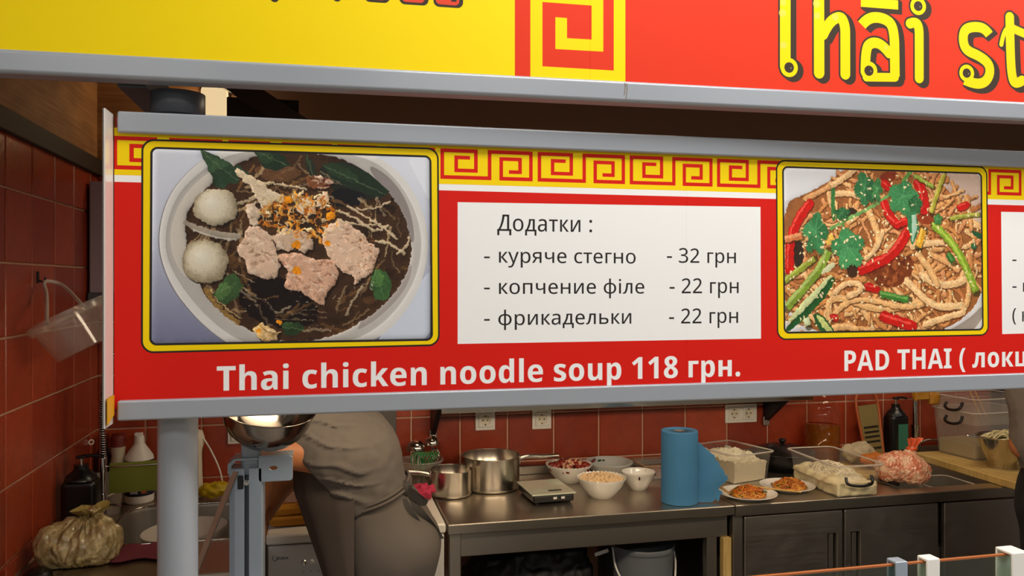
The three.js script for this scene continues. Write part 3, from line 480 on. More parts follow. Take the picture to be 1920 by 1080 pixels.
function paintMenu(pr) {
  const { ctx, P, mx } = pr, W = ctx.canvas.width, H = ctx.canvas.height, q = (pts) => pts.map(([u, v]) => P(u, v));
  ctx.fillStyle = RED; ctx.fillRect(0, 0, W, H);
  const yBand = P(1140, 353.5)[1], yWhite = P(1140, 365)[1];
  ctx.fillStyle = YEL; ctx.fillRect(0, 0, W, yBand); ctx.fillStyle = WHITE; ctx.fillRect(0, yBand, W, yWhite - yBand);
  // the meander border; one pair of hooks repeats every 0.2 m or so
  const A = (x, y) => P(820 + x / 2.7, 260 + y / 2.7), x0 = A(25, 120)[0], step = (A(1424, 160)[0] - A(25, 120)[0]) / 3, sx = step / 500;
  const yT = P(1140, 293)[1], yB = P(1140, 343.5)[1], Y = (t) => yT + (yB - yT) * t;
  ctx.strokeStyle = RED; ctx.lineWidth = mx(0.0078); ctx.lineJoin = 'miter'; ctx.lineCap = 'butt';
  for (let k = -14; k < 12; k++) {
    const bx = x0 + k * step, pts = [[140, 0.24], [70, 0.24], [70, 0.70], [170, 0.70], [170, 0], [0, 0], [0, 0.95], [240, 0.95], [240, 0], [455, 0], [455, 0.95], [300, 0.95], [300, 0.24], [398, 0.24], [398, 0.70], [340, 0.70]];
    ctx.beginPath(); pts.forEach(([x, t], i) => (i ? ctx.lineTo(bx + x * sx, Y(t)) : ctx.moveTo(bx + x * sx, Y(t)))); ctx.stroke();
  }
  // white price panels
  poly(ctx, q([[858, 379], [1426, 388], [1427, 635], [858, 645]]), WHITE);
  poly(ctx, q([[1877, 397], [2420, 407], [2420, 612], [1879, 626.5]]), WHITE);
  const R = 'SIZE sans-serif', B = 'bold SIZE sans-serif';
  fitText(pr, 'Додатки :', 932, 1113, 432.5, 402, R, INK);
  fitText(pr, '-', 906, 920, 492.5, 465.5, R, INK); fitText(pr, 'куряче стегно', 932, 1194, 492.5, 465.5, R, INK); fitText(pr, '- 32 грн', 1249, 1383, 492.5, 465.5, R, INK);
  fitText(pr, '-', 906, 920, 551, 523.5, R, INK); fitText(pr, 'копчение філе', 932, 1210, 551, 523.5, R, INK); fitText(pr, '- 22 грн', 1254, 1388, 550, 522, R, INK);
  fitText(pr, '-', 906, 920, 610, 582.5, R, INK); fitText(pr, 'фрикадельки', 932, 1187, 610, 582.5, R, INK); fitText(pr, '- 22 грн', 1253, 1387, 607, 579, R, INK);
  fitText(pr, '-', 1897, 1907, 497, 474, R, INK); fitText(pr, '- к', 1897, 1931, 547, 524, R, INK); fitText(pr, '( к', 1897, 1929, 603, 578, R, INK);
  fitText(pr, 'Thai chicken noodle soup 118 грн.', 405, 1391, 733, 687, B, WHITE);
  fitText(pr, 'PAD THAI ( локшина', 1579, 2018, 696, 657.5, B, WHITE);
  for (const [o, i, paint] of [[[[267, 262], [821, 279], [823, 647], [266, 661]], [[284, 277], [807, 293.5], [810, 637], [282, 646]], paintSoup], [[[1456, 301], [1850, 313], [1853, 628], [1458, 636.5]], [[1468, 313], [1840, 325], [1843, 618], [1471, 624]], paintNoodles]]) {
    const ro = mx(0.022), ri = mx(0.012), bl = mx(0.0035);
    roundQuad(ctx, q(o), ro); ctx.fillStyle = YEL; ctx.fill(); ctx.lineWidth = bl; ctx.strokeStyle = INK; ctx.stroke();
    const xs = q(i).map((t) => t[0]), ys = q(i).map((t) => t[1]), bx = [Math.min(...xs), Math.min(...ys), Math.max(...xs), Math.max(...ys)];
    if (bx[0] >= 0 && bx[2] <= W) {   // the photo is drawn on its own canvas, then given the grain of a print
      const tmp = canvas(W, H); paint({ ...pr, c: tmp, ctx: tmp.getContext('2d') }); develop(tmp, bx, paint === paintSoup ? 1 : 0.7);
      ctx.save(); roundQuad(ctx, q(i), ri); ctx.clip(); ctx.drawImage(tmp, 0, 0); ctx.restore();
    }
    roundQuad(ctx, q(i), ri); ctx.lineWidth = bl * 1.2; ctx.strokeStyle = INK; ctx.stroke();
  }
}
const FRED = rgb(220, 54, 26), FYEL = rgb(246, 214, 0), FDARK = rgb(62, 50, 40);
function paintFascia(pr) {
  const { ctx, P } = pr, W = ctx.canvas.width, H = ctx.canvas.height, q = (pts) => pts.map(([u, v]) => P(u, v));
  const xr0 = P(965, 80)[0], xr1 = P(994, 80)[0], xy1 = P(1172, 80)[0];
  ctx.fillStyle = FYEL; ctx.fillRect(0, 0, W, H); ctx.fillStyle = FRED; ctx.fillRect(xr0, 0, xr1 - xr0, H); ctx.fillRect(xy1, 0, W - xy1, H);
  const M2 = (pts) => q(pts.map(([x, y]) => [640 + x / 3.43, y / 3.43]));
  for (let k = 0; k < 2; k++) {   // the big meander; the hook repeats upwards, above the part in view
    ctx.save(); ctx.translate(0, -k * (P(1080, 133)[1] - P(1080, -8)[1]));
    poly(ctx, M2([[1292, 15], [1608, 38], [1608, 256], [1450, 247], [1450, 118], [1375, 112], [1375, 317], [1683, 334], [1683, -45], [1750, -42], [1750, 455], [1292, 428]]), FRED); ctx.restore();
  }
  // feet of the red letters cut by the top of the picture
  for (const [a, b, y] of [[145, 312, 24], [372, 560, 40], [592, 782, 56]]) {
    const o = M2([[a, y - 130], [b, y - 118], [b, y], [a, y - 12]]), i = M2([[a + 14, y - 130], [b - 24, y - 118], [b - 24, y - 17], [a + 14, y - 28]]), r = pr.mx(0.012);
    roundQuad(ctx, o, r); ctx.fillStyle = FDARK; ctx.fill(); roundQuad(ctx, i, r * 0.8); ctx.fillStyle = rgb(222, 72, 48); ctx.fill();
  }
  const c2 = M2([[706, -8], [740, -6], [740, 14], [706, 12]]); poly(ctx, c2, FDARK);
  for (const [u, v, w] of [[515, -3, 9], [632, -4, 9]]) { ctx.beginPath(); ctx.arc(...P(u, v), pr.mx(w / 1100), 0, TAU); ctx.fillStyle = FDARK; ctx.fill(); }
  // the yellow letters with a dark shadow edge
  const Z = ([x, y]) => P(1440 + x / 4, y / 4), s = (Z([500, 300])[0] - Z([400, 300])[0]) / 100;
  const strokes = [
    { p: [[126, -190], [126, 500]], w: 78 }, { p: [[40, -180], [300, -165]], w: 70 }, { disc: [155, 508, 64] },
    { p: [[378, -200], [380, 548]], w: 78 }, { p: [[410, 260], [450, 170], [540, 118], [575, 190], [576, 300], [576, 558]], w: 74 },
    { p: [[692, 18], [972, 40]], w: 64, cap: 'butt' }, { p: [[700, 190], [740, 140], [830, 128], [920, 170], [944, 270], [946, 420], [948, 575]], w: 74, cap: 'butt' },
    { p: [[905, 400], [850, 330], [770, 318], [726, 370], [726, 540]], w: 72, w2: 60 }, { p: [[735, 580], [948, 582]], w: 60 }, { disc: [753, 532, 64] },
    { p: [[1062, 178], [1100, 165], [1128, 200], [1130, 300], [1130, 588]], w: 70 }, { disc: [1122, 48, 62] },
    { p: [[1655, 262], [1625, 215], [1545, 200], [1470, 220], [1455, 300], [1480, 380], [1580, 420], [1655, 480], [1662, 560], [1620, 625], [1540, 632], [1470, 600]], w: 72, cap: 'butt' }, { disc: [1486, 550, 60] },
    { p: [[1808, 130], [1812, 400], [1826, 600], [1862, 632], [1900, 606]], w: 72 }, { p: [[1745, 335], [1760, 250], [1800, 200], [1850, 210], [1930, 280], [2000, 290]], w: 34 }, { p: [[1820, 210], [1880, 240], [1960, 270]], w: 60 },
  ];
  const run = (dx, dy, grow, col) => { for (const t of strokes) { ctx.strokeStyle = ctx.fillStyle = col; ctx.lineJoin = 'round';
    if (t.disc) { ctx.beginPath(); ctx.arc(...Z([t.disc[0] + dx, t.disc[1] + dy]), (t.disc[2] + grow) * s, 0, TAU); ctx.fill(); } else { smooth(ctx, t.p.map(([x, y]) => Z([x + dx, y + dy])), false); ctx.lineCap = t.cap ?? 'round'; ctx.lineWidth = (t.w + grow * 2) * s; ctx.stroke(); } } };
  for (let k = 0; k <= 6; k++) run(k * 5, k * 4, 13, FDARK);
  run(0, 0, 0, FYEL);
  for (const t of strokes) if (t.disc) { ctx.beginPath(); ctx.arc(...Z(t.disc), t.disc[2] * 0.55 * s, 0, TAU); ctx.fillStyle = FDARK; ctx.fill(); ctx.beginPath(); ctx.arc(...Z([t.disc[0] + 14, t.disc[1] + 4]), 5 * s, 0, TAU); ctx.fillStyle = rgb(150, 130, 110); ctx.fill(); }
  for (const [x, y, r] of [[110, 20, 22], [105, 100, 26], [112, 340, 24], [360, 30, 26], [365, 120, 24], [500, 130, 24], [880, 360, 14]]) { ctx.beginPath(); ctx.arc(...Z([x, y]), r * s, 0, TAU); ctx.fillStyle = rgb(236, 210, 96, 0.8); ctx.fill(); }
}
const printMat = (c) => new THREE.MeshPhysicalMaterial({ map: canvasTex(c), roughness: 0.55, specularIntensity: 0.35 });
const printPlane = (g, origin, dir, x0, x1, y0, y1, mat, name = 'print_panel') => {
  const th = 0.004, geo = rb(x1 - x0, y1 - y0, th, 0.0005, 1); // front face carries the print
  const p = geo.attributes.position, uv = geo.attributes.uv; for (let i = 0; i < p.count; i++) uv.setXY(i, p.getX(i) / (x1 - x0) + 0.5, p.getY(i) / (y1 - y0) + 0.5);
  const c = origin.clone().addScaledVector(dir, (x0 + x1) / 2); return part(g, name, geo, mat, { pos: [c.x, (y0 + y1) / 2, c.z], rot: [0, Math.atan2(-dir.z, dir.x), 0] });
};

// ---------------------------------------------------------------- the hanging menu sign
const SIGN_D = 1.70;
{
  const g = thing('menu_sign', 'long red menu sign with grey rails and food photos, noodle soup and pad thai', 'sign');
  const o = V(0, 0, -SIGN_D), dir = V(1, 0, 0), xl = onD(214, 500, SIGN_D).x, y0 = 1.455, y1 = 2.0, xm = onD(1287, 500, SIGN_D).x, xe = xm + 1.2;
  for (const [a, b] of [[xl, xm], [xm, xe]]) { const pr = makePrint(o, dir, a, b, y0, y1, 2048, Math.round(2048 * (y1 - y0) / (b - a))); paintMenu(pr); printPlane(g, o.clone().add(V(0, 0, -0.002)), dir, a, b, y0, y1, printMat(pr.c)); }
  const r0 = onD(219, 207, 1.688), r1 = onD(216, 753, 1.688), t0 = 2.0305, t1 = 1.989, b0 = 1.4725, b1 = 1.4335;
  const rail = (ya, yb) => metric(span(onD(219, 500, 1.688).x, xe + 0.02, yb, ya, -1.728, -1.688, 0.0045));
  part(g, 'top_rail', rail(t0, t1), MAT.greyPaint); part(g, 'bottom_rail', rail(b0, b1), MAT.greyPaint);
  part(g, 'end_cap', span(xl + 0.001, xl + 0.006, 1.44, 2.02, -1.728, -1.704, 0.001), std(0xb52a20, 0.5), { label: 'red folded end of the sign' });
  const e0 = onD(194.5, 500, 1.64), board = sheet((a, b) => V(THREE.MathUtils.lerp(e0.x, xl - 0.004, a), THREE.MathUtils.lerp(1.428, 2.025, b), THREE.MathUtils.lerp(-1.64, -1.70, a)), 6, 6, 0.005);
  part(g, 'end_board', board, std(0xe4dcd2, 0.25, 0, { clearcoat: 0.6, clearcoatRoughness: 0.12 }), { label: 'white plastic board closing the end of the sign' });
  const tape = sheet((a, b) => V(THREE.MathUtils.lerp(e0.x + 0.006, xl + 0.001, a), THREE.MathUtils.lerp(1.434 + a * 0.012, 1.484, b), THREE.MathUtils.lerp(-1.639, -1.693, a)), 4, 4, 0.002);
  part(g, 'yellow_tape', tape, std(0xe0a010, 0.5), { label: 'strip of yellow film at the foot of the end board' });
}
{ // ---- the fascia above
  const FY = THREE.MathUtils.degToRad(1.6), piv = onD(800, 134, 1.665), dir = V(Math.cos(FY), 0, Math.sin(FY)), o = V(piv.x, 0, piv.z);
  const g = thing('fascia_sign', 'wide yellow and red shop fascia with a meander ornament and yellow lettering', 'sign');
  const y0 = piv.y - 0.004, y1 = 2.7, loc = (u, v) => { const d = ray(u, v), n = V(-dir.z, 0, dir.x), t = o.clone().sub(V(0, EYE, 0)).dot(n) / d.dot(n); return d.multiplyScalar(t).add(V(0, EYE, 0)).sub(o).dot(dir); };
  const a = loc(-60, 100), b = loc(1990, 100), m = (a + b) / 2;
  for (const [p, q] of [[a, m], [m, b]]) { const pr = makePrint(o, dir, p, q, y0, y1, 2048, Math.round(2048 * (y1 - y0) / (q - p))); paintFascia(pr); printPlane(g, o, dir, p, q, y0, y1, printMat(pr.c)); }
  printPlane(g, o, dir, a - 0.6, a, y0, y1, std(FYEL.replace('rgba', 'rgb').replace(',1)', ')'), 0.42)); printPlane(g, o, dir, b, 3.6, y0, y1, std(FRED.replace('rgba', 'rgb').replace(',1)', ')'), 0.42));
  const turn = [0, Math.atan2(-dir.z, dir.x), 0], at = (s, y, back) => { const c = o.clone().addScaledVector(dir, s).add(V(-dir.z * -back, 0, -dir.x * back)); return [c.x, y, c.z]; };
  const cx = (a - 0.6 + 3.6) / 2, len = 4.2 - a;
  part(g, 'bottom_rail', metric(rb(len, 0.046, 0.05, 0.008, 3)), MAT.greyPaint, { pos: at(cx, y0 - 0.019, 0.015), rot: turn });
  part(g, 'top_rail', metric(rb(len, 0.046, 0.05, 0.008, 3)), MAT.greyPaint, { pos: at(cx, y1 - 0.02, 0.015), rot: turn });
  for (const [u, v0, v1] of [[1172, 154, 186], [1168.5, 155, 178]]) { const s = loc(u, 160), q = (t) => V(...at(s + 0.0012 * Math.sin(t * 5), 0, -0.0105)).setY(y0 - 0.001 - t * (v1 - v0) / 1000 * 1.1); part(g, 'rust_drip', tube([q(0), q(0.3), q(0.6), q(1)], 0.0006, 16, 5), std(0x8a6a3c, 0.6), { label: 'thin brown drip mark on the rail' }); }
  part(g, 'cross_beam', span(-0.40, -0.345, y0 - 0.042, y0 + 0.02, -2.6, -1.745, 0.004), MAT.greyPaintDark, { label: 'grey steel beam running back from the fascia' });
  part(g, 'back_panel', rb(len, y1 - y0, 0.01), MAT.blackMatte, { pos: at(cx, (y0 + y1) / 2 + 0.01, 0.047), rot: turn });
}
{ // ---- post that carries both signs
  const c = onD(333.5, 900, 1.772), g = thing('support_post', 'round grey painted steel post carrying the signs', 'post', { pos: [c.x, 0, c.z] });
  part(g, 'pole', cyl(0.0392, 0.0392, 2.085, 48), MAT.greyPaint);
  part(g, 'collar', lathe([[0.040, 2.04], [0.053, 2.04], [0.053, 2.086], [0.040, 2.086]], 48), MAT.greyPaintDark, { label: 'dark wide sleeve at the top of the post' });
  part(g, 'foot_plate', cyl(0.09, 0.09, 0.008, 40), MAT.greyPaint);
}
{ // ---- dark timber brace under the kitchen ceiling
  const a = onD(410, 160, 3.0), b = onD(520, 232, 3.0), g = thing('timber_brace', 'dark slanting timber brace under the kitchen ceiling', 'beam');
  const w = 0.07, d = b.clone().sub(a).normalize(), n = V(-d.y, d.x, 0).multiplyScalar(w);
  part(g, 'plank', prism([[a.x - d.x * 0.4, a.y - d.y * 0.4 ], [a.x - d.x * 0.4 + n.x, a.y - d.y * 0.4 + n.y], [b.x + n.x + d.x * 0.3, b.y + n.y + d.y * 0.3], [b.x + d.x * 0.3, b.y + d.y * 0.3]], 0.03, 0.002).translate(0, 0, -3.0), std(0x2e221b, 0.7));
  const c = onD(424, 190, 3.02), e = onD(560, 190, 3.02); part(g, 'board', span(c.x, e.x, 2.2, c.y + 0.02, -3.06, -3.035), std(0x2b201a, 0.75));
}

// ---------------------------------------------------------------- kitchen furniture
const FRONT = 2.65;
const topWithHole = (x0, x1, zb, zf, hole, r, th, y) => {   // a steel worktop, optionally with a sink cut out; lies in x, z
  const s = new THREE.Shape([[x0, -zf], [x1, -zf], [x1, -zb], [x0, -zb]].map(([x, z]) => new THREE.Vector2(x, z)));   // shape y = -world z
  return metric(prism(s, th, 0.003, hole ? [roundRect(THREE.Path, hole[0], hole[2], hole[1], hole[3], r)] : []).rotateX(-Math.PI / 2).translate(0, y - th, 0));
};
function basin(hole, r, depth, y) {   // walls and floor of a pressed sink
  const s = roundRect(THREE.Shape, hole[0], hole[2], hole[1], hole[3], r), pts = s.getSpacedPoints(64), P = [], idx = [], n = pts.length, cx = (hole[0] + hole[1]) / 2, cz = (hole[2] + hole[3]) / 2;
  for (const [dy, k] of [[0, 1.0], [-0.01, 0.99], [-depth + 0.03, 0.95], [-depth + 0.008, 0.92], [-depth, 0.85], [-depth - 0.004, 0.0]]) for (const p of pts) P.push(cx + (p.x - cx) * k, y + dy, -(cz + (p.y - cz) * k));
  for (let j = 0; j < 5; j++) for (let i = 0; i < n - 1; i++) { const a = j * n + i, b = a + n; idx.push(a, b, a + 1, a + 1, b, b + 1); }
  const g = new THREE.BufferGeometry(); g.setAttribute('position', new THREE.Float32BufferAttribute(P, 3)); g.setIndex(idx); g.computeVertexNormals();
  g.setAttribute('uv', new THREE.Float32BufferAttribute(new Float32Array(P.length / 3 * 2), 2)); return g;
}
{ // left sink unit
  const g = thing('sink_unit', 'stainless steel sink unit standing in the tiled corner', 'sink'), hole = [-0.665, -0.215, 2.67, 3.105];
  part(g, 'worktop', topWithHole(LEFT + 0.005, -0.182, -3.285, -2.36, [hole[0], hole[1], hole[2], hole[3]], 0.075, 0.035, TOP), MAT.worktop);
  part(g, 'basin', basin(hole, 0.075, 0.17, TOP - 0.002), MAT.steel);
  const rim = roundRect(THREE.Shape, hole[0] - 0.004, hole[2] - 0.004, hole[1] + 0.004, hole[3] + 0.004, 0.079).getSpacedPoints(72).slice(0, -1).map((p) => V(p.x, TOP + 0.001, -p.y));
  part(g, 'rim', tube(rim, 0.0045, 140, 8, true), MAT.polished);
  part(g, 'upstand', span(LEFT + 0.006, -0.182, TOP, TOP + 0.03, -3.287, -3.275, 0.003), MAT.steel);
  for (const [x, z] of [[LEFT + 0.05, -2.4], [-0.21, -2.4], [LEFT + 0.05, -3.22], [-0.21, -3.22]]) part(g, 'leg', span(x - 0.02, x + 0.02, 0, TOP - 0.035, z - 0.02, z + 0.02), MAT.steel);
  part(g, 'front_panel', span(LEFT + 0.03, -0.19, 0.12, 0.85, -2.385, -2.37), MAT.satinSteel);
}
{ // dishwasher
  const x0 = -0.174, x1 = 0.388, g = thing('dishwasher', 'white dishwasher with round buttons between sink and steel table', 'dishwasher'), m = std(0xd9d6cf, 0.4);
  part(g, 'body', span(x0 + 0.004, x1 - 0.004, 0.02, 0.885, -3.06, -2.64, 0.006), m);
  part(g, 'lid', span(x0, x1, 0.885, 0.917, -3.07, -2.612, 0.008), std(0xe2ddd0, 0.35));
  part(g, 'lid_line', span(x1 - 0.045, x1 - 0.042, 0.9165, 0.9178, -3.05, -2.66, 0.0005), std(0x7a746a, 0.6));
  const door = part(g, 'door', span(x0 + 0.006, x1 - 0.006, 0.1, 0.735, -2.645, -2.618, 0.006), m);
  part(door, 'badge', new THREE.TorusGeometry(0.021, 0.0012, 6, 28).translate(0.345, 0.755, -2.6165), MAT.satinSteel, { label: 'thin ring mark at the right end' });
  const c = canvas(1024, 256), k = c.getContext('2d'); k.fillStyle = rgb(214, 212, 206); k.fillRect(0, 0, 1024, 256);
  k.fillStyle = rgb(52, 52, 58); k.font = 'bold 24px sans-serif'; k.fillText('Midea', 44, 76);
  k.strokeStyle = rgb(52, 52, 58); k.lineWidth = 3; k.beginPath(); k.arc(42, 66, 15, 0.9, 4.4); k.stroke();
  k.font = '14px sans-serif'; k.strokeStyle = k.fillStyle = rgb(110, 108, 104); k.lineWidth = 2;
  for (let i = 0; i < 3; i++) { k.strokeRect(196 + i * 43, 150, 7, 7); } k.fillRect(960, 60, 44, 4);
  const cp = rb(x1 - x0 - 0.012, 0.142, 0.03, 0.004, 2), p = cp.attributes.position, uv = cp.attributes.uv; for (let i = 0; i < p.count; i++) uv.setXY(i, p.getX(i) / (x1 - x0 - 0.012) + 0.5, p.getY(i) / 0.142 + 0.5);
  const panel = part(g, 'control_panel', cp, new THREE.MeshPhysicalMaterial({ map: canvasTex(c), roughness: 0.4 }), { pos: [(x0 + x1) / 2, 0.811, -2.628] });
  for (let i = 0; i < 5; i++) { const b = part(panel, 'button', lathe([[0, 0.005], [0.006, 0.005], [0.007, 0.0035], [0.007, 0], [0.0085, 0], [0.0085, -0.002]], 24).rotateX(Math.PI / 2), i ? MAT.whitePlastic : MAT.polished, { pos: [-0.167 + i * 0.0235, 0.014, 0.0155] });
    if (!i) { /* the first one carries a cross */ part(panel, 'button_mark', merge([rb(0.011, 0.002, 0.0012, 0.0004).rotateZ(0.78), rb(0.011, 0.002, 0.0012, 0.0004).rotateZ(-0.78)]), MAT.satinSteel, { pos: [-0.167, 0.014, 0.0208] }); } }
  for (const x of [x0 + 0.05, x1 - 0.05]) part(g, 'foot', cyl(0.018, 0.018, 0.022, 16), MAT.blackMatte, { pos: [x, 0, -2.7] });
}
{ // steel table
  const x0 = 0.402, x1 = 1.437, g = thing('steel_table', 'stainless steel work table with open space below', 'table');
  part(g, 'worktop', topWithHole(x0, x1, -3.285, -FRONT, null, 0, 0.034, TOP), MAT.worktop);
  part(g, 'upstand', span(x0, x1, TOP, TOP + 0.035, -3.287, -3.272, 0.003), MAT.steel);
  part(g, 'front_rail', span(x0 + 0.045, x1 - 0.01, TOP - 0.12, TOP - 0.034, -2.70, -2.685), MAT.satinSteel, { label: 'recessed steel rail below the table edge' });
  part(g, 'rear_rail', span(x0 + 0.045, x1 - 0.01, TOP - 0.10, TOP - 0.034, -3.24, -3.225), MAT.satinSteel);
  for (const [x, z] of [[x0 + 0.026, -2.69], [x1 - 0.07, -2.705], [x0 + 0.026, -3.23], [x1 - 0.07, -3.23], [x0 + 0.75, -3.0]]) part(g, 'leg', span(x - 0.019, x + 0.019, 0, TOP - 0.034, z - 0.019, z + 0.019), MAT.steel);
  part(g, 'lower_shelf', span(x0 + 0.02, x1 - 0.03, 0.15, 0.17, -3.24, -2.69), MAT.satinSteel);
}
{ // timber batten beside the table leg
  const a = onD(1350, 1000, 2.69).x, b = onD(1376, 1000, 2.69).x;
  solo('timber_batten', 'raw timber batten upright beside the table leg', 'batten', metric(span(a + 0.004, 1.4365, 0, TOP - 0.122, -2.70, -2.672, 0.002)), std(0xffffff, 0.7, 0, { map: TEX.board }));
}
{ // refrigerated counter with two doors, then a sink cabinet
  const g = thing('refrigerated_counter', 'stainless steel refrigerated counter with two doors', 'counter'), x0 = 1.441, x1 = 3.25, hole = [2.18, 2.62, 2.72, 3.12];
  part(g, 'worktop', topWithHole(x0, x1, -3.285, -FRONT, hole, 0.03, 0.04, TOP), MAT.worktop);
  part(g, 'basin', basin(hole, 0.03, 0.22, TOP - 0.002), MAT.satinSteel, { label: 'deep steel sink basin at the end of the counter' });
  part(g, 'upstand', span(x0, x1, TOP, TOP + 0.03, -3.287, -3.274, 0.003), MAT.steel);
  const dm = std(0xb4aea4, 1, 1, { roughnessMap: TEX.brushed });
  part(g, 'carcass', span(x0 + 0.01, x1, 0.08, TOP - 0.23, -3.26, -2.69), MAT.satinSteel);
  part(g, 'corner_post', span(x0, x0 + 0.038, 0.08, TOP - 0.042, -2.7, -2.668), MAT.satinSteel);
  const d = [[onD(1397, 980, 2.66).x, onD(1580.5, 980, 2.66).x, 1], [onD(1585, 980, 2.66).x, onD(1760, 970, 2.66).x, 0]];
  for (const [a, b, right] of d) {
    const px = right ? b - 0.062 : a + 0.026, s = roundRect(THREE.Shape, a, 0.12, b, TOP - 0.048, 0.004);
    const door = part(g, 'door', metric(prism(s, 0.02, 0.002, [[[px, 0.595], [px + 0.04, 0.595], [px + 0.04, 0.768], [px, 0.768]]]).translate(0, 0, -2.682)), dm);
    part(door, 'handle', merge([span(px - 0.002, px + 0.042, 0.59, 0.772, -2.70, -2.694, 0.001), span(px + 0.014, px + 0.034, 0.60, 0.762, -2.694, -2.676, 0.004)]), MAT.steel, { label: 'recessed steel grip' });
  }
  part(g, 'end_panel', metric(span(onD(1772, 960, 2.66).x, x1, 0.1, TOP - 0.05, -2.682, -2.662)), dm);
  part(g, 'plinth', span(x0 + 0.02, x1, 0, 0.08, -3.2, -2.74), MAT.blackMatte);
}
{ // wall shelf
  const g = thing('wall_shelf', 'stainless steel wall shelf on dark brackets', 'shelf'), x0 = 0.435, x1 = 2.02;
  part(g, 'shelf_board', metric(span(x0, x1, 1.228, 1.236, -3.286, -3.052, 0.002)), MAT.steel);
  part(g, 'front_lip', metric(span(x0, x1, 1.203, 1.237, -3.056, -3.05, 0.0015)), MAT.polished);
  for (const x of [x0 - 0.012, x1 - 0.10]) {
    part(g, 'bracket', prism([[3.06, 1.226], [3.284, 1.226], [3.284, 1.085], [3.262, 1.085]].map(([z, y]) => [z, y]), 0.02, 0.001).rotateY(Math.PI / 2).translate(x, 0, 0), MAT.darkMetal);
    part(g, 'fixing_plate', rb(0.03, 0.04, 0.012, 0.003), MAT.steel, { pos: [x + 0.01, 1.082, -3.275] });
    part(g, 'screw', lathe([[0, 0.003], [0.004, 0.002], [0.005, 0]], 12).rotateX(Math.PI / 2), MAT.chrome, { pos: [x + 0.01, 1.082, -3.2688] });
  }
}
for (const [u, du, l] of [[1320, 0.075, 'wide low steel pan on the wall shelf above the double socket'], [1425, 0.065, 'medium low steel pan on the wall shelf'], [1490, 0.05, 'small low steel pan at the end of the wall shelf']]) {   // pans standing on the shelf, mostly hidden by the sign
  const x = onD(u, 745, 3.15).x, h = rr(0.05, 0.07), r = du;
  solo('baking_pan', l, 'pan', lathe([[0, 0], [r * 0.86, 0], [r, h], [r + 0.006, h], [r + 0.006, h - 0.004], [r * 0.86 + 0.002, 0.003], [0, 0.003]], 32), MAT.satinSteel, { pos: [x, 1.2365, -3.15], group: 'low pans on the shelf' });
}
// sockets
function socket(u, v, n, label) {
  const c = onD(u, v, WALL - 0.02), g = thing('wall_socket', label, 'socket', { pos: [c.x, c.y, -WALL + 0.0115] }), w = 0.083 + (n - 1) * 0.071;
  part(g, 'frame', rb(w, 0.083, 0.009, 0.003, 2).translate(0, 0, 0.0045), MAT.whitePlastic);
  for (let i = 0; i < n; i++) {
    const x = (i - (n - 1) / 2) * 0.071;
    part(g, 'insert', prism(roundRect(THREE.Shape, -0.0275, -0.0275, 0.0275, 0.0275, 0.003), 0.005, 0.001, [new THREE.Path().absarc(0, 0, 0.0205, 0, TAU, false)], 20), MAT.whitePlastic, { pos: [x, 0, 0.0092] });
    const cup = part(g, 'socket_cup', lathe([[0.0205, 0.0045], [0.0198, 0.001], [0, 0.001]], 28).rotateX(Math.PI / 2), MAT.creamPlastic, { pos: [x, 0, 0.0092] });
    for (const s of [-1, 1]) { part(cup, 'pin_hole', cyl(0.003, 0.003, 0.0008, 12).rotateX(Math.PI / 2), MAT.black, { pos: [s * 0.0095, 0, 0.0014] }); part(cup, 'earth_clip', rb(0.005, 0.006, 0.002, 0.0005), MAT.darkMetal, { pos: [0, s * 0.018, 0.002] }); }
  }
}
socket(910, 788, 1, 'white single wall socket above the large saucepan');
socket(1016, 786, 1, 'white single wall socket above the kitchen scale');
socket(1390, 775, 2, 'white double wall socket under the steel shelf');
socket(448, 812, 1, 'white single wall socket beside the steel bowl');

// ---------------------------------------------------------------- things on the steel table
function saucepan(name, label, c, r, h, handleYaw, hl, rise) {
  const g = thing(name, label, 'saucepan', { pos: [c.x, TOP, c.z] });
  part(g, 'pot', lathe([[0, 0], [r - 0.008, 0], [r - 0.001, 0.004], [r, 0.012], [r - 0.002, 0.014], [r - 0.001, 0.03], [r, h - 0.003], [r + 0.003, h], [r + 0.003, h + 0.0015], [r - 0.002, h], [r - 0.002, 0.008], [0, 0.006]], 56), std(0xb9b1a5, 0.24, 1));
  const d = V(Math.cos(handleYaw), 0, -Math.sin(handleYaw)), y0 = h * 0.86;
  const pts = [d.clone().multiplyScalar(r - 0.002).setY(y0 - 0.006), d.clone().multiplyScalar(r + 0.03).setY(y0 + 0.002), d.clone().multiplyScalar(r + hl * 0.6).setY(y0 + rise * 0.7), d.clone().multiplyScalar(r + hl).setY(y0 + rise)];
  part(g, 'handle', tube(pts, 0.0095, 24, 12).scale(1, 1, 1), MAT.polished);
  part(g, 'handle_plate', rb(0.006, 0.035, 0.03, 0.002).rotateY(handleYaw), MAT.polished, { pos: d.clone().multiplyScalar(r + 0.001).setY(y0 - 0.005) });
  return g;
}
const pSmall = stand(843, 938, TOP, 0.077).add(V(0.006, 0, 0)), pBig = stand(916, 928, TOP, 0.112).add(V(0.010, 0, 0));
saucepan('saucepan', 'small steel saucepan at the corner of the table next to the dishwasher', pSmall, 0.077, 0.098, Math.PI * 0.985, 0.14, 0.012);
saucepan('saucepan', 'large deep steel saucepan with a long handle beside the scale', pBig, 0.112, 0.128, 0.04, 0.165, -0.002);
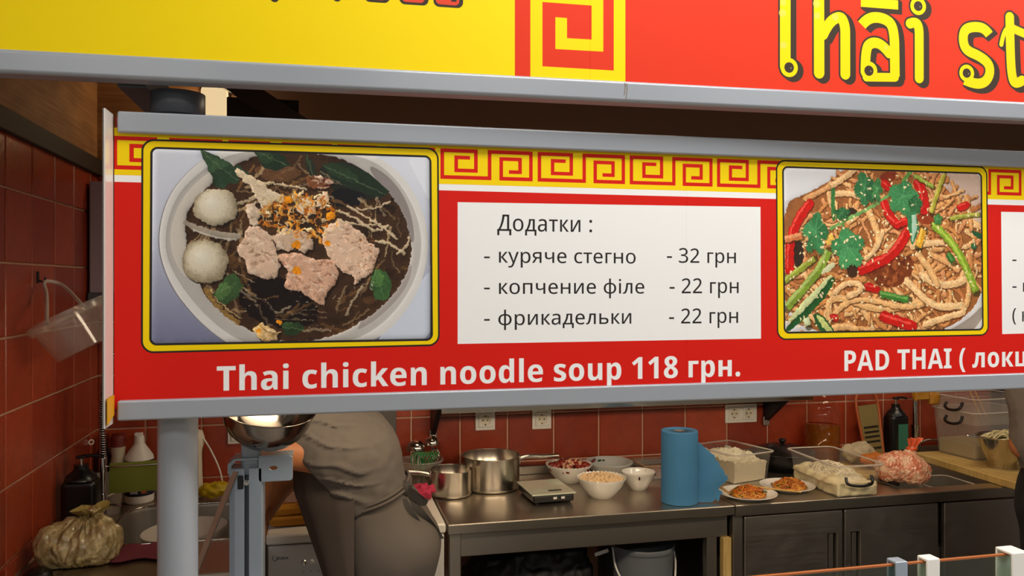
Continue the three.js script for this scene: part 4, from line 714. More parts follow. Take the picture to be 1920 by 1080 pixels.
{ // kitchen scale
  const c = V(0.806, TOP, -2.912), g = thing('kitchen_scale', 'flat kitchen scale with pale glass plate on a black base', 'scale', { pos: c, rot: [0, 0.05, 0] });
  part(g, 'base', rb0(0.155, 0.028, 0.195, 0.008).translate(0, 0.006, 0), MAT.black);
  part(g, 'glass_plate', rb0(0.166, 0.006, 0.208, 0.002).translate(0, 0.0345, 0), std(0xb9bfa8, 0.08, 0, { clearcoat: 1, clearcoatRoughness: 0.03 }));
  part(g, 'display', rb0(0.05, 0.001, 0.016, 0.0005).translate(0.015, 0.0404, 0.062), MAT.black);
  for (const x of [0.0, 0.030]) part(g, 'button', rb(0.014, 0.008, 0.003, 0.001), MAT.whitePlastic, { pos: [x + 0.004, 0.022, 0.0985] });
  for (const [x, z] of [[-0.06, -0.08], [0.06, -0.08], [-0.06, 0.08], [0.06, 0.08]]) part(g, 'foot', cyl(0.008, 0.008, 0.007, 12), MAT.blackMatte, { pos: [x, 0, z] });
}
// bowls
function bowlGeo(r, h, ribs = 0, amp = 0.02) {
  const g = lathe([[0, 0.004], [r * 0.40, 0.004], [r * 0.40, 0], [r * 0.45, 0], [r * 0.62, h * 0.22], [r * 0.84, h * 0.58], [r * 0.96, h * 0.9], [r, h], [r - 0.003, h + 0.001], [r * 0.94, h * 0.88], [r * 0.81, h * 0.58], [r * 0.58, h * 0.25], [r * 0.40, h * 0.10], [0, h * 0.08]], 96);
  if (ribs) { const p = g.attributes.position; for (let i = 0; i < p.count; i++) { const x = p.getX(i), y = p.getY(i), z = p.getZ(i), a = Math.atan2(z, x), f = Math.min(1, y / h), k = 1 + amp * f * Math.cos(a * ribs); p.setXYZ(i, x * k, y + (y > h * 0.85 ? 0.0022 * Math.cos(a * ribs) : 0), z * k); } g.computeVertexNormals(); }
  return g;
}
const bChick = stand(1128, 936, TOP, 0.04), bSmall = stand(1197, 921, TOP, 0.035), bMeat = stand(1067, 907, TOP, 0.035), bGrey = onY(1140, 888, TOP);
solo('ribbed_bowl', 'white ribbed bowl full of diced pale chicken', 'bowl', bowlGeo(0.092, 0.073, 36), MAT.porcelain, { pos: bChick });
solo('ribbed_bowl', 'white ribbed bowl holding red raw meat behind the scale', 'bowl', bowlGeo(0.094, 0.072, 36), MAT.porcelain, { pos: bMeat });
{
  const g = thing('cereal_bowl', 'smooth small white bowl with brown sauce drips on the rim', 'bowl', { pos: bSmall });
  part(g, 'bowl_body', bowlGeo(0.067, 0.068), MAT.porcelain);
  const drop = std(0x4a2412, 0.3);
  for (const [a, y] of [[1.9, 0.055], [-0.7, 0.058], [0.6, 0.062]]) part(g, 'sauce_drip', wobble(new THREE.SphereGeometry(0.005, 10, 8).scale(0.8, 1.4, 0.5), 0.0006, 200), drop, { pos: [Math.cos(a) * 0.0655, y, Math.sin(a) * 0.0655] });
}
{
  const p = V(1.150, TOP, -3.172), g = thing('flowered_bowl', 'wide pale grey bowl with a painted red flower inside', 'bowl', { pos: p });
  part(g, 'bowl_body', bowlGeo(0.10, 0.062), MAT.greyPorcelain);
  const petal = (a, b, s, m, n) => { const r0 = 0.088, y = 0.050; part(g, n, new THREE.SphereGeometry(1, 14, 10).scale(s, s * 1.1, 0.0012).rotateX(-0.5).rotateY(-a - Math.PI / 2 + Math.PI), m, { pos: [Math.cos(a) * r0 * b, y - 0.004, Math.sin(a) * r0 * b] }); };
  petal(-2.15, 0.96, 0.017, std(0x7c1420, 0.3), 'painted_flower'); petal(-1.72, 0.96, 0.009, std(0x2e4a2a, 0.3), 'painted_leaf'); petal(-1.5, 0.97, 0.006, std(0x2e4a2a, 0.3), 'painted_leaf');
}
function chunks(n, r, y0, dome, size, fn) { const out = []; for (let i = 0; i < n; i++) { const a = rr(0, TAU), q = Math.sqrt(rnd()) * r, s = rr(size * 0.7, size * 1.2); const g = wobble(new THREE.IcosahedronGeometry(s, 1).scale(rr(0.8, 1.2), rr(0.7, 1), rr(0.8, 1.2)), s * 0.12, 90, i); out.push(g.rotateX(rr(0, 3)).rotateY(rr(0, 3)).translate(Math.cos(a) * q, y0 + dome * (1 - (q / r) ** 2) + rr(-0.006, 0.004), Math.sin(a) * q)); } return mergeGeometries(out); }
solo('diced_chicken', 'pale diced chicken heaped in the ribbed bowl', 'food', chunks(260, 0.078, 0.062, 0.012, 0.0085), std(0xd8b88c, 0.5), { pos: bChick, kind: 'stuff' });
solo('raw_meat', 'dark red pieces of raw meat in the ribbed bowl', 'food', chunks(80, 0.078, 0.060, 0.014, 0.014), std(0x7a2114, 0.3), { pos: bMeat, kind: 'stuff' });
solo('meat_fat', 'pale streaks of fat on the raw meat', 'food', chunks(26, 0.07, 0.070, 0.010, 0.009), std(0xb98b6a, 0.35), { pos: bMeat, kind: 'stuff' });
{ // glass baking dish
  const g = thing('baking_dish', 'glass baking dish with brown sauce at the foot of the tiles', 'dish', { pos: [1.372, TOP, -3.14] });
  const w = 0.215, d = 0.15, h = 0.055, wall = (x0, x1, z0, z1) => span(x0, x1, 0.003, h, z0, z1, 0.001);
  part(g, 'dish_body', merge([span(-w / 2, w / 2, 0, 0.005, -d / 2, d / 2, 0.001), wall(-w / 2, -w / 2 + 0.005, -d / 2, d / 2), wall(w / 2 - 0.005, w / 2, -d / 2, d / 2), wall(-w / 2, w / 2, -d / 2, -d / 2 + 0.005), wall(-w / 2, w / 2, d / 2 - 0.005, d / 2)]), MAT.clear);
  part(g, 'rim', merge([span(-w / 2 - 0.008, w / 2 + 0.008, h, h + 0.005, d / 2 - 0.005, d / 2 + 0.008, 0.002), span(-w / 2 - 0.008, w / 2 + 0.008, h, h + 0.005, -d / 2 - 0.008, -d / 2 + 0.005, 0.002), span(-w / 2 - 0.008, -w / 2 + 0.005, h, h + 0.005, -d / 2, d / 2, 0.002), span(w / 2 - 0.005, w / 2 + 0.008, h, h + 0.005, -d / 2, d / 2, 0.002)]), std(0xb79a72, 0.1, 0, { transmission: 0.5 }));
  part(g, 'sauce', wobble(new THREE.BoxGeometry(w - 0.014, 0.024, d - 0.014, 24, 2, 16).translate(0, 0.018, 0), 0.002, 60), std(0x6b3312, 0.25));
}
{ // blue paper roll
  const r = 0.0665, c = stand(1274, 950, TOP, r), h = 0.262, g = thing('paper_roll', 'standing roll of blue paper towel on the table', 'paper roll', { pos: c });
  part(g, 'roll', lathe([[0.022, 0.002], [r - 0.001, 0.0], [r, 0.004], [r, h - 0.004], [r - 0.002, h], [0.022, h - 0.001], [0.022, 0.002]], 64), MAT.bluePaper);
  part(g, 'core', lathe([[0.0225, 0.001], [0.0225, h - 0.002], [0.0205, h - 0.002], [0.0205, 0.001]], 32), std(0x8d8578, 0.9), { label: 'grey cardboard core' });
  const rows2 = [[0.0, 0.262, 0.0], [0.35, 0.225, 0.0], [0.7, 0.16, 0.0], [1, 0.105, 0]];
  part(g, 'loose_sheet', sheet((a, b) => { const s = a * 0.098, top = a < 0.5 ? 0.222 - a * 0.10 : 0.172 - (a - 0.5) * 0.17 + 0.004 * Math.sin(a * 40), bot = 0.002 + Math.max(0, a - 0.55) * 0.10 * (0.5 + 0.5 * Math.sin(a * 22)), y = bot + (top - bot) * b; const ang = -0.12; const base = V(0.905 * r, 0, 0.415 * r); return base.add(V(s * 0.95 - 0.02 * Math.sin(b * 5) * a, y, 0.012 * Math.sin(a * 3.0) * Math.sin(b * 2.2 + 0.5) + 0.1 * s)); }, 26, 26, 0.0008), MAT.bluePaper, { label: 'loose hanging end of the blue paper' });
}
const RIM = new THREE.MeshPhysicalMaterial({ color: 0xe4dfd4, roughness: 0.25, transmission: 0.45, thickness: 0 });
function tub(g, w, d, h, taper, th, mat, lipW = 0.012, name = 'tub') {   // open box with rounded corners, a lip and draft
  const ring = (x, z, r) => roundRect(THREE.Shape, -x / 2, -z / 2, x / 2, z / 2, r).getSpacedPoints(56), P = [], idx = [];
  const levels = [[0, 1 - taper, 0, true], [0.0, 1 - taper, 0], [h * 0.5, 1 - taper / 2, 0], [h - 0.006, 1, 0], [h - 0.004, 1, lipW], [h, 1, lipW], [h, 1, 0]];
  const n = 57; levels.forEach(([y, k, e, c]) => { const pts = c ? Array(n).fill({ x: 0, y: 0 }) : ring(w * k + e * 2, d * k + e * 2, 0.022 + e); for (let i = 0; i < n; i++) P.push(pts[i].x, y, pts[i].y); });
  for (let j = 0; j < levels.length - 1; j++) for (let i = 0; i < n - 1; i++) { const a = j * n + i, b = a + n; idx.push(a, b, a + 1, a + 1, b, b + 1); }
  const q = new THREE.BufferGeometry(); q.setAttribute('position', new THREE.Float32BufferAttribute(P, 3)); q.setIndex(idx); const f = q.toNonIndexed(); f.computeVertexNormals();
  f.setAttribute('uv', new THREE.Float32BufferAttribute(new Float32Array(f.attributes.position.count * 2), 2));
  const lip = roundRect(THREE.Shape, -w / 2 - lipW, -d / 2 - lipW, w / 2 + lipW, d / 2 + lipW, 0.022 + lipW);
  part(g, 'rim', prism(lip, 0.003, 0.0008, [roundRect(THREE.Path, -w / 2 + 0.001, -d / 2 + 0.001, w / 2 - 0.001, d / 2 - 0.001, 0.021)]).rotateX(-Math.PI / 2).translate(0, h - 0.001, 0), RIM);
  return part(g, name, f, mat);
}
{ // rice box
  const c = V(1.64, TOP, -3.05), g = thing('plastic_box', 'clear plastic box full of boiled rice behind the noodle plates', 'box', { pos: c, rot: [0, 0.28, 0] });
  tub(g, 0.21, 0.25, 0.118, 0.10, 0.002, MAT.clear);
  const hf = new THREE.BoxGeometry(0.180, 0.088, 0.218, 60, 12, 70).translate(0, 0.047, 0); const p = hf.attributes.position;
  for (let i = 0; i < p.count; i++) { const x = p.getX(i), y = p.getY(i), z = p.getZ(i), k = 0.915 + 0.085 * (y / 0.11); let yy = y; if (y > 0.08) yy = y + 0.009 * noise(x * 14, z * 14, 2) + 0.005 * noise(x * 45, z * 45, 5) + 0.012 * (-z / 0.116); p.setXYZ(i, x * k, yy, z * k); }
  solo('boiled_rice', 'white boiled rice filling the clear box', 'food', (() => { const q = metric(wobble(hf, 0.0012, 200)); q.computeVertexNormals(); return q; })(), std(0xe3d9bc, 0.7, 0, { bumpMap: TEX.grain, bumpScale: 0.004 }), { pos: c, rot: [0, 0.28, 0], kind: 'stuff' });
}
// tangled strands
function strands(n, r, y0, dome, w, len, squash = 1) {
  const out = [];
  for (let i = 0; i < n; i++) { const a = rr(0, TAU), q = Math.sqrt(rnd()) * r, pts = []; let x = Math.cos(a) * q, z = Math.sin(a) * q, t = rr(0, TAU);
    for (let k = 0; k < 5; k++) { const R = Math.hypot(x, z) / r; if (R > 1) { x /= R; z /= R; } const top = y0 + dome * Math.max(0, 1 - Math.min(1, R) ** 2); pts.push(V(x, y0 + (top - y0) * rr(0.35, 1) + rr(0, 0.002), z)); t += rr(-1.1, 1.1); x += Math.cos(t) * len; z += Math.sin(t) * len; }
    out.push(tube(pts, w * rr(0.8, 1.2), 10, 5)); }
  return mergeGeometries(out).scale(1, 1, squash);
}
const friedMats = [std(0xb56a18, 0.4), std(0x9a5212, 0.4), std(0xcf8f36, 0.4)];
function noodlePlate(label, l2, c, r, ro) {
  const g = thing('dinner_plate', label, 'plate', { pos: c });
  part(g, 'plate_body', lathe([[0, 0.003], [r * 0.55, 0.003], [r * 0.55, 0], [r * 0.62, 0], [r * 0.72, 0.006], [r * 0.98, 0.017], [r, 0.0195], [r * 0.98, 0.0205], [r * 0.7, 0.010], [r * 0.55, 0.0075], [0, 0.0075]], 64), MAT.porcelain);
  const n = thing('fried_noodles', l2, 'food', { pos: [c.x + ro, c.y + 0.009, c.z], kind: 'stuff' });
  friedMats.forEach((m) => part(n, 'noodle_strands', strands(46, r * 0.60, 0.003, 0.032, 0.0026, 0.022), m, { kind: 'stuff' }));
  part(n, 'herb_bits', chunks(14, r * 0.72, 0.006, 0.022, 0.0045), std(0x4c5a1e, 0.5), { kind: 'stuff' }); part(n, 'carrot_bits', strands(10, r * 0.5, 0.020, 0.014, 0.0024, 0.012), std(0xcc6414, 0.4), { kind: 'stuff' });
}
noodlePlate('white plate of fried noodles next to the blue paper roll', 'brown fried noodles on the plate next to the paper roll', V(1.540, TOP, -2.742), 0.108, 0.0);
noodlePlate('white plate of fried noodles next to the vermicelli box', 'brown fried noodles on the plate next to the vermicelli box', V(1.748, TOP, -2.812), 0.104, 0.010);
function chopsticks(a, b, gap, label, grp) { for (const s of [-1, 1]) { const d = b.clone().sub(a).normalize(), n = V(-d.z, 0, d.x).multiplyScalar(gap * s); solo('chopstick', label, 'chopstick', rod(a.clone().add(n), b.clone().addScaledVector(n, 0.5), 0.0026, 0.0018, 8), std(0xc79a54, 0.6), { group: grp }); } }
chopsticks(onY(1344, 908, 0.935), onY(1367, 925, 0.93), 0.006, 'wooden chopstick leaning into the noodles next to the paper roll', 'chopsticks on the first plate');
chopsticks(onY(1412, 912, 0.924), onY(1503, 923, 0.922), 0.005, 'wooden chopstick lying across the plate next to the vermicelli box', 'chopsticks on the second plate');
{ // vermicelli box
  const c = V(1.942, TOP, -2.80), g = thing('plastic_box', 'clear plastic box of pale rice vermicelli with a black handle', 'box', { pos: c, rot: [0, -0.03, 0] });
  tub(g, 0.192, 0.335, 0.122, 0.10, 0.002, MAT.clear);
  const hd = (z) => tube([[-0.052, 0.078, z], [-0.052, 0.058, z + 0.010], [-0.02, 0.05, z + 0.020], [0.02, 0.05, z + 0.020], [0.052, 0.058, z + 0.010], [0.052, 0.082, z]], 0.0055, 30, 8);
  part(g, 'handle', hd(0.158), MAT.black, { label: 'black plastic handle' });
  const bag = wobble(new THREE.BoxGeometry(0.160, 0.050, 0.29, 24, 10, 40).translate(0, 0.029, 0), 0, 0, 0, (x, y, z) => 0.006 * noise(x * 22, y * 22, z * 22) + (y > 0.04 ? 0.010 * noise(x * 9, 3, z * 9) + 0.008 - 0.10 * (z > 0.06 ? z - 0.06 : 0) : 0));
  { const q = bag.attributes.position; for (let i = 0; i < q.count; i++) q.setY(i, Math.max(0.004, q.getY(i))); bag.computeVertexNormals(); }
  solo('rice_vermicelli', 'pale rice vermicelli filling the clear box', 'food', bag, std(0xe0d4ac, 0.55), { pos: c, kind: 'stuff' });
  solo('vermicelli_strands', 'loose strands on top of the vermicelli', 'food', strands(700, 0.080, 0.048, 0.048, 0.0015, 0.03, 1.72).translate(0, 0.004, -0.01), std(0xe8dfc4, 0.5), { pos: c, kind: 'stuff' });
}
{ // black pan lid heap behind
  const g = thing('black_pan', 'black cast pan behind the two plastic boxes', 'pan', { pos: [1.925, TOP, -3.135] });
  part(g, 'pan_body', lathe([[0, 0], [0.10, 0], [0.125, 0.05], [0.135, 0.075], [0.13, 0.075], [0.12, 0.05], [0.098, 0.004], [0, 0.004]], 40), MAT.black);
  part(g, 'lid', lathe([[0, 0.108], [0.05, 0.104], [0.1, 0.09], [0.132, 0.078], [0.134, 0.075]], 40), std(0x1a1816, 0.25));
  part(g, 'knob', lathe([[0, 0.13], [0.014, 0.128], [0.017, 0.12], [0.008, 0.112], [0.008, 0.104]], 20), MAT.black);
}
{ // oil bottle
  const c = V(2.155, TOP, -3.19), g = thing('oil_bottle', 'large clear bottle half full of golden cooking oil', 'bottle', { pos: c });
  const prof = [[0, 0.003], [0.066, 0], [0.076, 0.008]]; for (let i = 0; i < 9; i++) prof.push([0.073, 0.02 + i * 0.022], [0.077, 0.031 + i * 0.022]);
  prof.push([0.075, 0.225], [0.066, 0.255], [0.04, 0.29], [0.021, 0.305], [0.018, 0.325]);
  part(g, 'bottle_body', lathe(prof, 40), MAT.bottle);
  part(g, 'oil', lathe([[0, 0.006], [0.070, 0.008], [0.073, 0.03], [0.073, 0.17], [0, 0.17]], 36), new THREE.MeshPhysicalMaterial({ color: 0xd08a20, roughness: 0.03, transmission: 0.85, thickness: 0, ior: 1.3 }));
  part(g, 'cap', cyl(0.022, 0.02, 0.02, 24).translate(0, 0.322, 0), std(0x8a1c14, 0.4));
}
{ // grater leaning on the wall
  const g = thing('grater', 'flat steel grater with an orange loop frame leaning on the tiles', 'grater', { pos: [2.432, TOP + 0.010, -3.20], rot: [-0.14, 0, 0.07] });
  const P = []; for (const [x, y] of [[-0.046, 0.0], [-0.052, 0.12], [-0.056, 0.235], [-0.05, 0.275], [-0.03, 0.298], [0, 0.306], [0.03, 0.298], [0.05, 0.275], [0.056, 0.235], [0.052, 0.12], [0.046, 0]]) P.push([x, y, 0]);
  part(g, 'loop_frame', tube(P, 0.0065, 60, 10), std(0xa8552c, 0.4));
  part(g, 'grating_plate', prism([[-0.043, 0.002], [0.043, 0.002], [0.049, 0.235], [-0.049, 0.235]], 0.003, 0.0005), std(0xb9a468, 0.35, 0.8));
  for (const y of [0.135, 0.113, 0.092, 0.07, 0.04]) for (let i = 0; i < 9; i++) part(g, 'blade', rb(0.005, 0.011, 0.006, 0.0015, 1).rotateX(0.5), MAT.darkMetal, { pos: [-0.034 + i * 0.0085, y, 0.004] });
}
function pumpBottle(label, c, w, h, yaw, withLabel, cat = 'bottle') {
  const g = thing('pump_bottle', label, cat, { pos: c, rot: [0, yaw, 0] });
  part(g, 'bottle_body', rb0(w, h * 0.70, w * 0.8, w * 0.2, 4), std(0x0c0d10, 0.3));
  part(g, 'shoulder', lathe([[w * 0.46, 0], [w * 0.42, h * 0.05], [w * 0.26, h * 0.10], [w * 0.2, h * 0.13]], 28).translate(0, h * 0.685, 0), std(0x0c0d10, 0.3));
  part(g, 'collar', cyl(w * 0.2, w * 0.2, h * 0.06, 24).translate(0, h * 0.805, 0), MAT.black);
  part(g, 'stem', cyl(w * 0.055, w * 0.055, h * 0.08, 12).translate(0, h * 0.865, 0), MAT.polished);
  part(g, 'pump_head', merge([rb(w * 0.26, h * 0.035, w * 0.26, 0.004).translate(0, h * 0.955, 0), tube([[0, h * 0.96, 0], [w * 0.35, h * 0.965, 0], [w * 0.62, h * 0.945, 0]], w * 0.055, 12, 8)]), MAT.black);
  if (withLabel) part(g, 'label_sticker', rb(w * 0.55, h * 0.4, 0.001, 0.0004).translate(w * 0.1, h * 0.36, w * 0.405), std(0x2f6a54, 0.5), { label: 'green label' });
}
pumpBottle('black pump bottle with a green label beside the tap', V(2.545, TOP, -3.205), 0.092, 0.285, 0.0, true);
{ // tap of the right sink
  const g = thing('kitchen_tap', 'chrome tap pipe rising behind the bag of meat', 'tap', { pos: [2.655, TOP, -3.215] });
  part(g, 'lower_pipe', cyl(0.017, 0.017, 0.14, 24), MAT.chrome); part(g, 'upper_pipe', cyl(0.0125, 0.0125, 0.30, 24).translate(0, 0.14, 0), MAT.chrome); part(g, 'ring', cyl(0.019, 0.019, 0.012, 24).translate(0, 0.135, 0), MAT.chrome);
  part(g, 'spout', tube([[0, 0.43, 0], [0, 0.49, 0.03], [0, 0.5, 0.09], [0, 0.46, 0.15]], 0.0115, 24, 12), MAT.chrome);
  part(g, 'lever', tube([[0.018, 0.06, 0], [0.06, 0.075, 0.01], [0.13, 0.07, 0.02]], 0.006, 16, 8), MAT.chrome);
}
for (const [u, v, w, h, l] of [[1727, 739, 0.075, 0.05, 'crumpled ochre glove hung over the tap'], [1750, 747, 0.055, 0.055, 'folded ochre glove hung beside the tap']]) {
  const p = onD(u, v, 3.13); solo('rubber_glove', l, 'glove', wobble(rb(w, h, 0.03, 0.01, 6), 0.006, 30, u), std(0xa8741a, 0.5), { pos: p });
}
{ // pink bag of chicken
  const c = onY(1706, 916, TOP).add(V(0.03, 0, -0.07)), g = thing('meat_bag', 'knotted pink plastic bag of raw chicken on the counter', 'bag', { pos: c });
  const body = nets((x, y, z) => { const a = cone(x, y, z, [-0.045, 0.062, -0.02, 0.058], [-0.02, 0.075, -0.02, 0.05]), b = cone(x, y, z, [0.02, 0.055, 0.02, 0.052], [0.05, 0.05, 0.012, 0.05]); const d = smin(a, b, 0.025); return Math.max(smin(d, cone(x, y, z, [0.025, 0.10, 0, 0.03], [0.035, 0.135, 0, 0.012]), 0.03) - 0.006 * Math.abs(noise(x * 40, y * 26, z * 40)) - 0.0015 * noise(x * 110, y * 110, z * 110), -y + 0.002); }, [-0.13, -0.01, -0.1], [0.13, 0.17, 0.1], 0.004);
  part(g, 'bag_body', body, std(0xffffff, 0.25, 0, { map: TEX.meat, clearcoat: 0.7, clearcoatRoughness: 0.12 }));
  part(g, 'knot', wobble(new THREE.TorusGeometry(0.013, 0.007, 10, 24).rotateX(Math.PI / 2).translate(0.035, 0.137, 0), 0.002, 80), std(0xdd5a30, 0.3));
  part(g, 'bag_neck', sheet((a, b) => { const t = (a - 0.5), w = 0.02 + 0.032 * b; return V(0.037 + t * w * 1.3 + b * 0.012, 0.14 + b * 0.04, 0.008 * Math.sin(a * 14) * (0.4 + b)); }, 24, 8, 0.002), std(0xe0623a, 0.3), { label: 'orange flared neck of the bag' });
}
{ // carrot or sweet potato, cloth, knife, small board
  const p = onY(1642, 874, TOP); solo('sweet_potato', 'orange sweet potato lying behind the bag of meat', 'vegetable', wobble(new THREE.SphereGeometry(1, 32, 20).scale(0.085, 0.03, 0.032), 0.005, 25), std(0xb5651a, 0.6), { pos: [2.262, TOP + 0.054, -2.97], rot: [0, 0.1, -0.08] });
  solo('chopping_board', 'small wooden chopping board under the bag of meat', 'board', metric(rb0(0.22, 0.018, 0.24, 0.006)), MAT.wood, { pos: [2.225, TOP, -3.01], rot: [0, 0.1, 0] });
  solo('dish_cloth', 'crumpled pale cloth at the foot of the oil bottle', 'cloth', wobble(new THREE.SphereGeometry(1, 40, 24).scale(0.075, 0.04, 0.05), 0.010, 24, 3), std(0xb0a184, 0.9), { pos: [2.25, TOP + 0.068, -3.07] });
  const k0 = onY(1652, 898, TOP + 0.012), k1 = onY(1684, 908, TOP + 0.012), k = thing('kitchen_knife', 'black handled knife lying beside the vermicelli box', 'knife');
  part(k, 'handle', rod(k0, k1, 0.009, 0.008, 12), MAT.black);
  for (const t of [0.3, 0.7]) part(k, 'rivet', new THREE.SphereGeometry(0.003, 8, 6), MAT.polished, { pos: k0.clone().lerp(k1, t).add(V(0, 0.0085, 0.001)) });
  const d = k1.clone().sub(k0).normalize(), e = k0.clone().addScaledVector(d, -0.10), n = V(-d.z, 0, d.x).multiplyScalar(0.012);
  part(k, 'blade', sheet((a, b) => e.clone().lerp(k0, a).addScaledVector(n, (b - 0.5) * 2 * (0.3 + 0.7 * a)), 8, 3, 0.0015), MAT.polished);
}
{ // big wooden board at the right end, boxes, colander
  const bx0 = 2.605, g = solo('worktop_board', 'long pale wooden board covering the right end of the counter', 'board', metric(prism([[bx0, 3.16], [3.2, 3.16], [3.2, 2.62], [bx0 - 0.015, 2.585]].map(([x, z]) => [x, z]), 0.032, 0.004).rotateX(-Math.PI / 2).translate(0, TOP + 0.001, 0)), MAT.wood);
  const c = V(2.875, TOP + 0.033, -3.055), stack = (y, h, label) => {
    const s = thing('plastic_box', label, 'box', { pos: [c.x, y, c.z], rot: [0, 0.06, 0] }); tub(s, 0.335, 0.235, h, 0.09, 0.002, MAT.frosted);
    part(s, 'handle', tube([[-0.166, h - 0.03, -0.035], [-0.178, h - 0.045, -0.033], [-0.186, h - 0.055, -0.012], [-0.186, h - 0.055, 0.03], [-0.178, h - 0.045, 0.05], [-0.166, h - 0.02, 0.052]], 0.006, 30, 8), MAT.black, { label: 'black plastic handle' }); return s;
  };
  stack(TOP + 0.033, 0.205, 'frosted plastic box with a black handle, lower of the stack on the wooden board');
  stack(TOP + 0.033 + 0.15, 0.115, 'frosted plastic box with a black handle, upper of the stack on the wooden board');
  solo('cloudy_liquid', 'pale cloudy liquid in the lower plastic box', 'liquid', rb0(0.30, 0.065, 0.20, 0.01), std(0xcabb8c, 0.4, 0, { transmission: 0.3 }), { pos: [c.x, TOP + 0.036, c.z], rot: [0, 0.06, 0] });
  const q = onY(1868, 873, TOP + 0.033), co = thing('steel_colander', 'tapered steel colander with a wire handle on the wooden board', 'colander', { pos: [q.x + 0.0, TOP + 0.033, q.z + 0.03] });
  part(co, 'colander_bowl', lathe([[0, 0.02], [0.045, 0.018], [0.05, 0.0], [0.055, 0.0], [0.052, 0.02], [0.075, 0.07], [0.092, 0.125], [0.1, 0.13], [0.1, 0.132], [0.09, 0.127], [0.072, 0.07], [0.045, 0.022], [0, 0.024]], 48), MAT.polished);
  part(co, 'wire_handle', tube([[-0.095, 0.128, -0.02], [-0.15, 0.134, -0.018], [-0.175, 0.14, -0.002], [-0.15, 0.134, 0.016], [-0.095, 0.128, 0.02]], 0.0035, 30, 8), MAT.chrome);
  solo('boiled_noodles', 'pale boiled noodles heaped in the colander', 'food', strands(80, 0.08, 0.115, 0.045, 0.0024, 0.03), std(0xdcd0a2, 0.45), { pos: co.position.clone(), kind: 'stuff' });
  const t = thing('plastic_tray', 'shallow clear plastic tray sitting in the right sink', 'tray', { pos: [2.46, TOP - 0.075, -2.84], rot: [0, 0.0, 0] }); tub(t, 0.2, 0.17, 0.06, 0.08, 0.002, MAT.clear, 0.008);
  for (const dx of [0, 0.028]) solo('chopstick', 'wooden chopstick standing in the upper plastic box', 'chopstick', rod(V(2.86 + dx, TOP + 0.20, -3.05), V(2.80 + dx, TOP + 0.42, -3.11), 0.0035, 0.003, 8), std(0xb98f5e, 0.6), { group: 'chopsticks in the upper box' });
  solo('blue_crate', 'dark blue crate against the tiles behind the plastic boxes', 'crate', metric(span(3.12, 3.42, TOP + 0.033, TOP + 0.35, -3.27, -3.205, 0.006)), std(0x16243c, 0.5));
}
{ // tub of utensils beside the small saucepan
  const c = V(0.372, TOP, -3.165), g = thing('utensil_tub', 'clear round tub crammed with kitchen utensils', 'tub', { pos: c });
  const r = 0.082, h = 0.105; part(g, 'tub_body', lathe([[0, 0.002], [r * 0.82, 0], [r, h], [r + 0.006, h], [r + 0.006, h + 0.006], [r - 0.002, h + 0.006], [r * 0.82 - 0.002, 0.004], [0, 0.004]], 40), MAT.frosted);
  const dome = (x, y, z, s, m, label) => { const o = thing('ladle', label, 'ladle', { pos: [c.x + x, TOP, c.z + z], group: 'ladles in the utensil tub' }); part(o, 'ladle_bowl', new THREE.SphereGeometry(s, 24, 12, 0, TAU, 0, 1.7).translate(0, y, 0), m); part(o, 'shaft', rod(V(0, 0.012, 0), V(0, y, 0), 0.004), m); };
  dome(-0.02, 0.15, 0.0, 0.036, MAT.polished, 'wide steel ladle standing head up in the utensil tub'); dome(0.045, 0.165, -0.02, 0.03, MAT.polished, 'small steel ladle standing head up in the utensil tub');
  const w = thing('green_whisk', 'green plastic slotted spoon in the utensil tub', 'spoon', { pos: [c.x, TOP, c.z] });
  for (let i = 0; i < 9; i++) { const a = -1.2 + i * 0.2; part(w, 'tine', tube([[-0.02, 0.05, 0.03], [-0.045 + i * 0.012, 0.125, 0.05], [-0.03 + i * 0.012, 0.145, 0.045 - i * 0.003], [0.0 + i * 0.007, 0.13, 0.04]], 0.0022, 16, 6), MAT.greenPlastic); }
  part(w, 'shaft', rod(V(0.0, 0.012, 0.0), V(0, 0.12, 0.035), 0.005), MAT.greenPlastic);
  const f = thing('wire_whisk', 'steel wire whisk standing in the utensil tub', 'whisk', { pos: [c.x + 0.055, TOP, c.z - 0.005] });
  for (let i = 0; i < 7; i++) { const a = i / 7 * Math.PI; part(f, 'wire', tube([[0, 0.07, 0], [Math.cos(a) * 0.022, 0.115, Math.sin(a) * 0.022], [0, 0.15, 0], [-Math.cos(a) * 0.022, 0.115, -Math.sin(a) * 0.022], [0, 0.07, 0]], 0.0013, 28, 5), MAT.polished); }
  part(f, 'shaft', rod(V(0, 0.012, 0), V(0, 0.075, 0), 0.005), MAT.polished);
}
solo('hanging_board', 'dark grey plastic cutting board hung on the tiles behind the cook', 'board', prism(roundRect(THREE.Shape, -0.14, 0, 0.14, 0.36, 0.04), 0.012, 0.002, [roundRect(THREE.Path, -0.06, 0.30, 0.085, 0.33, 0.014)]), std(0x57524f, 0.6), { pos: [0.145, 0.995, -3.284] });
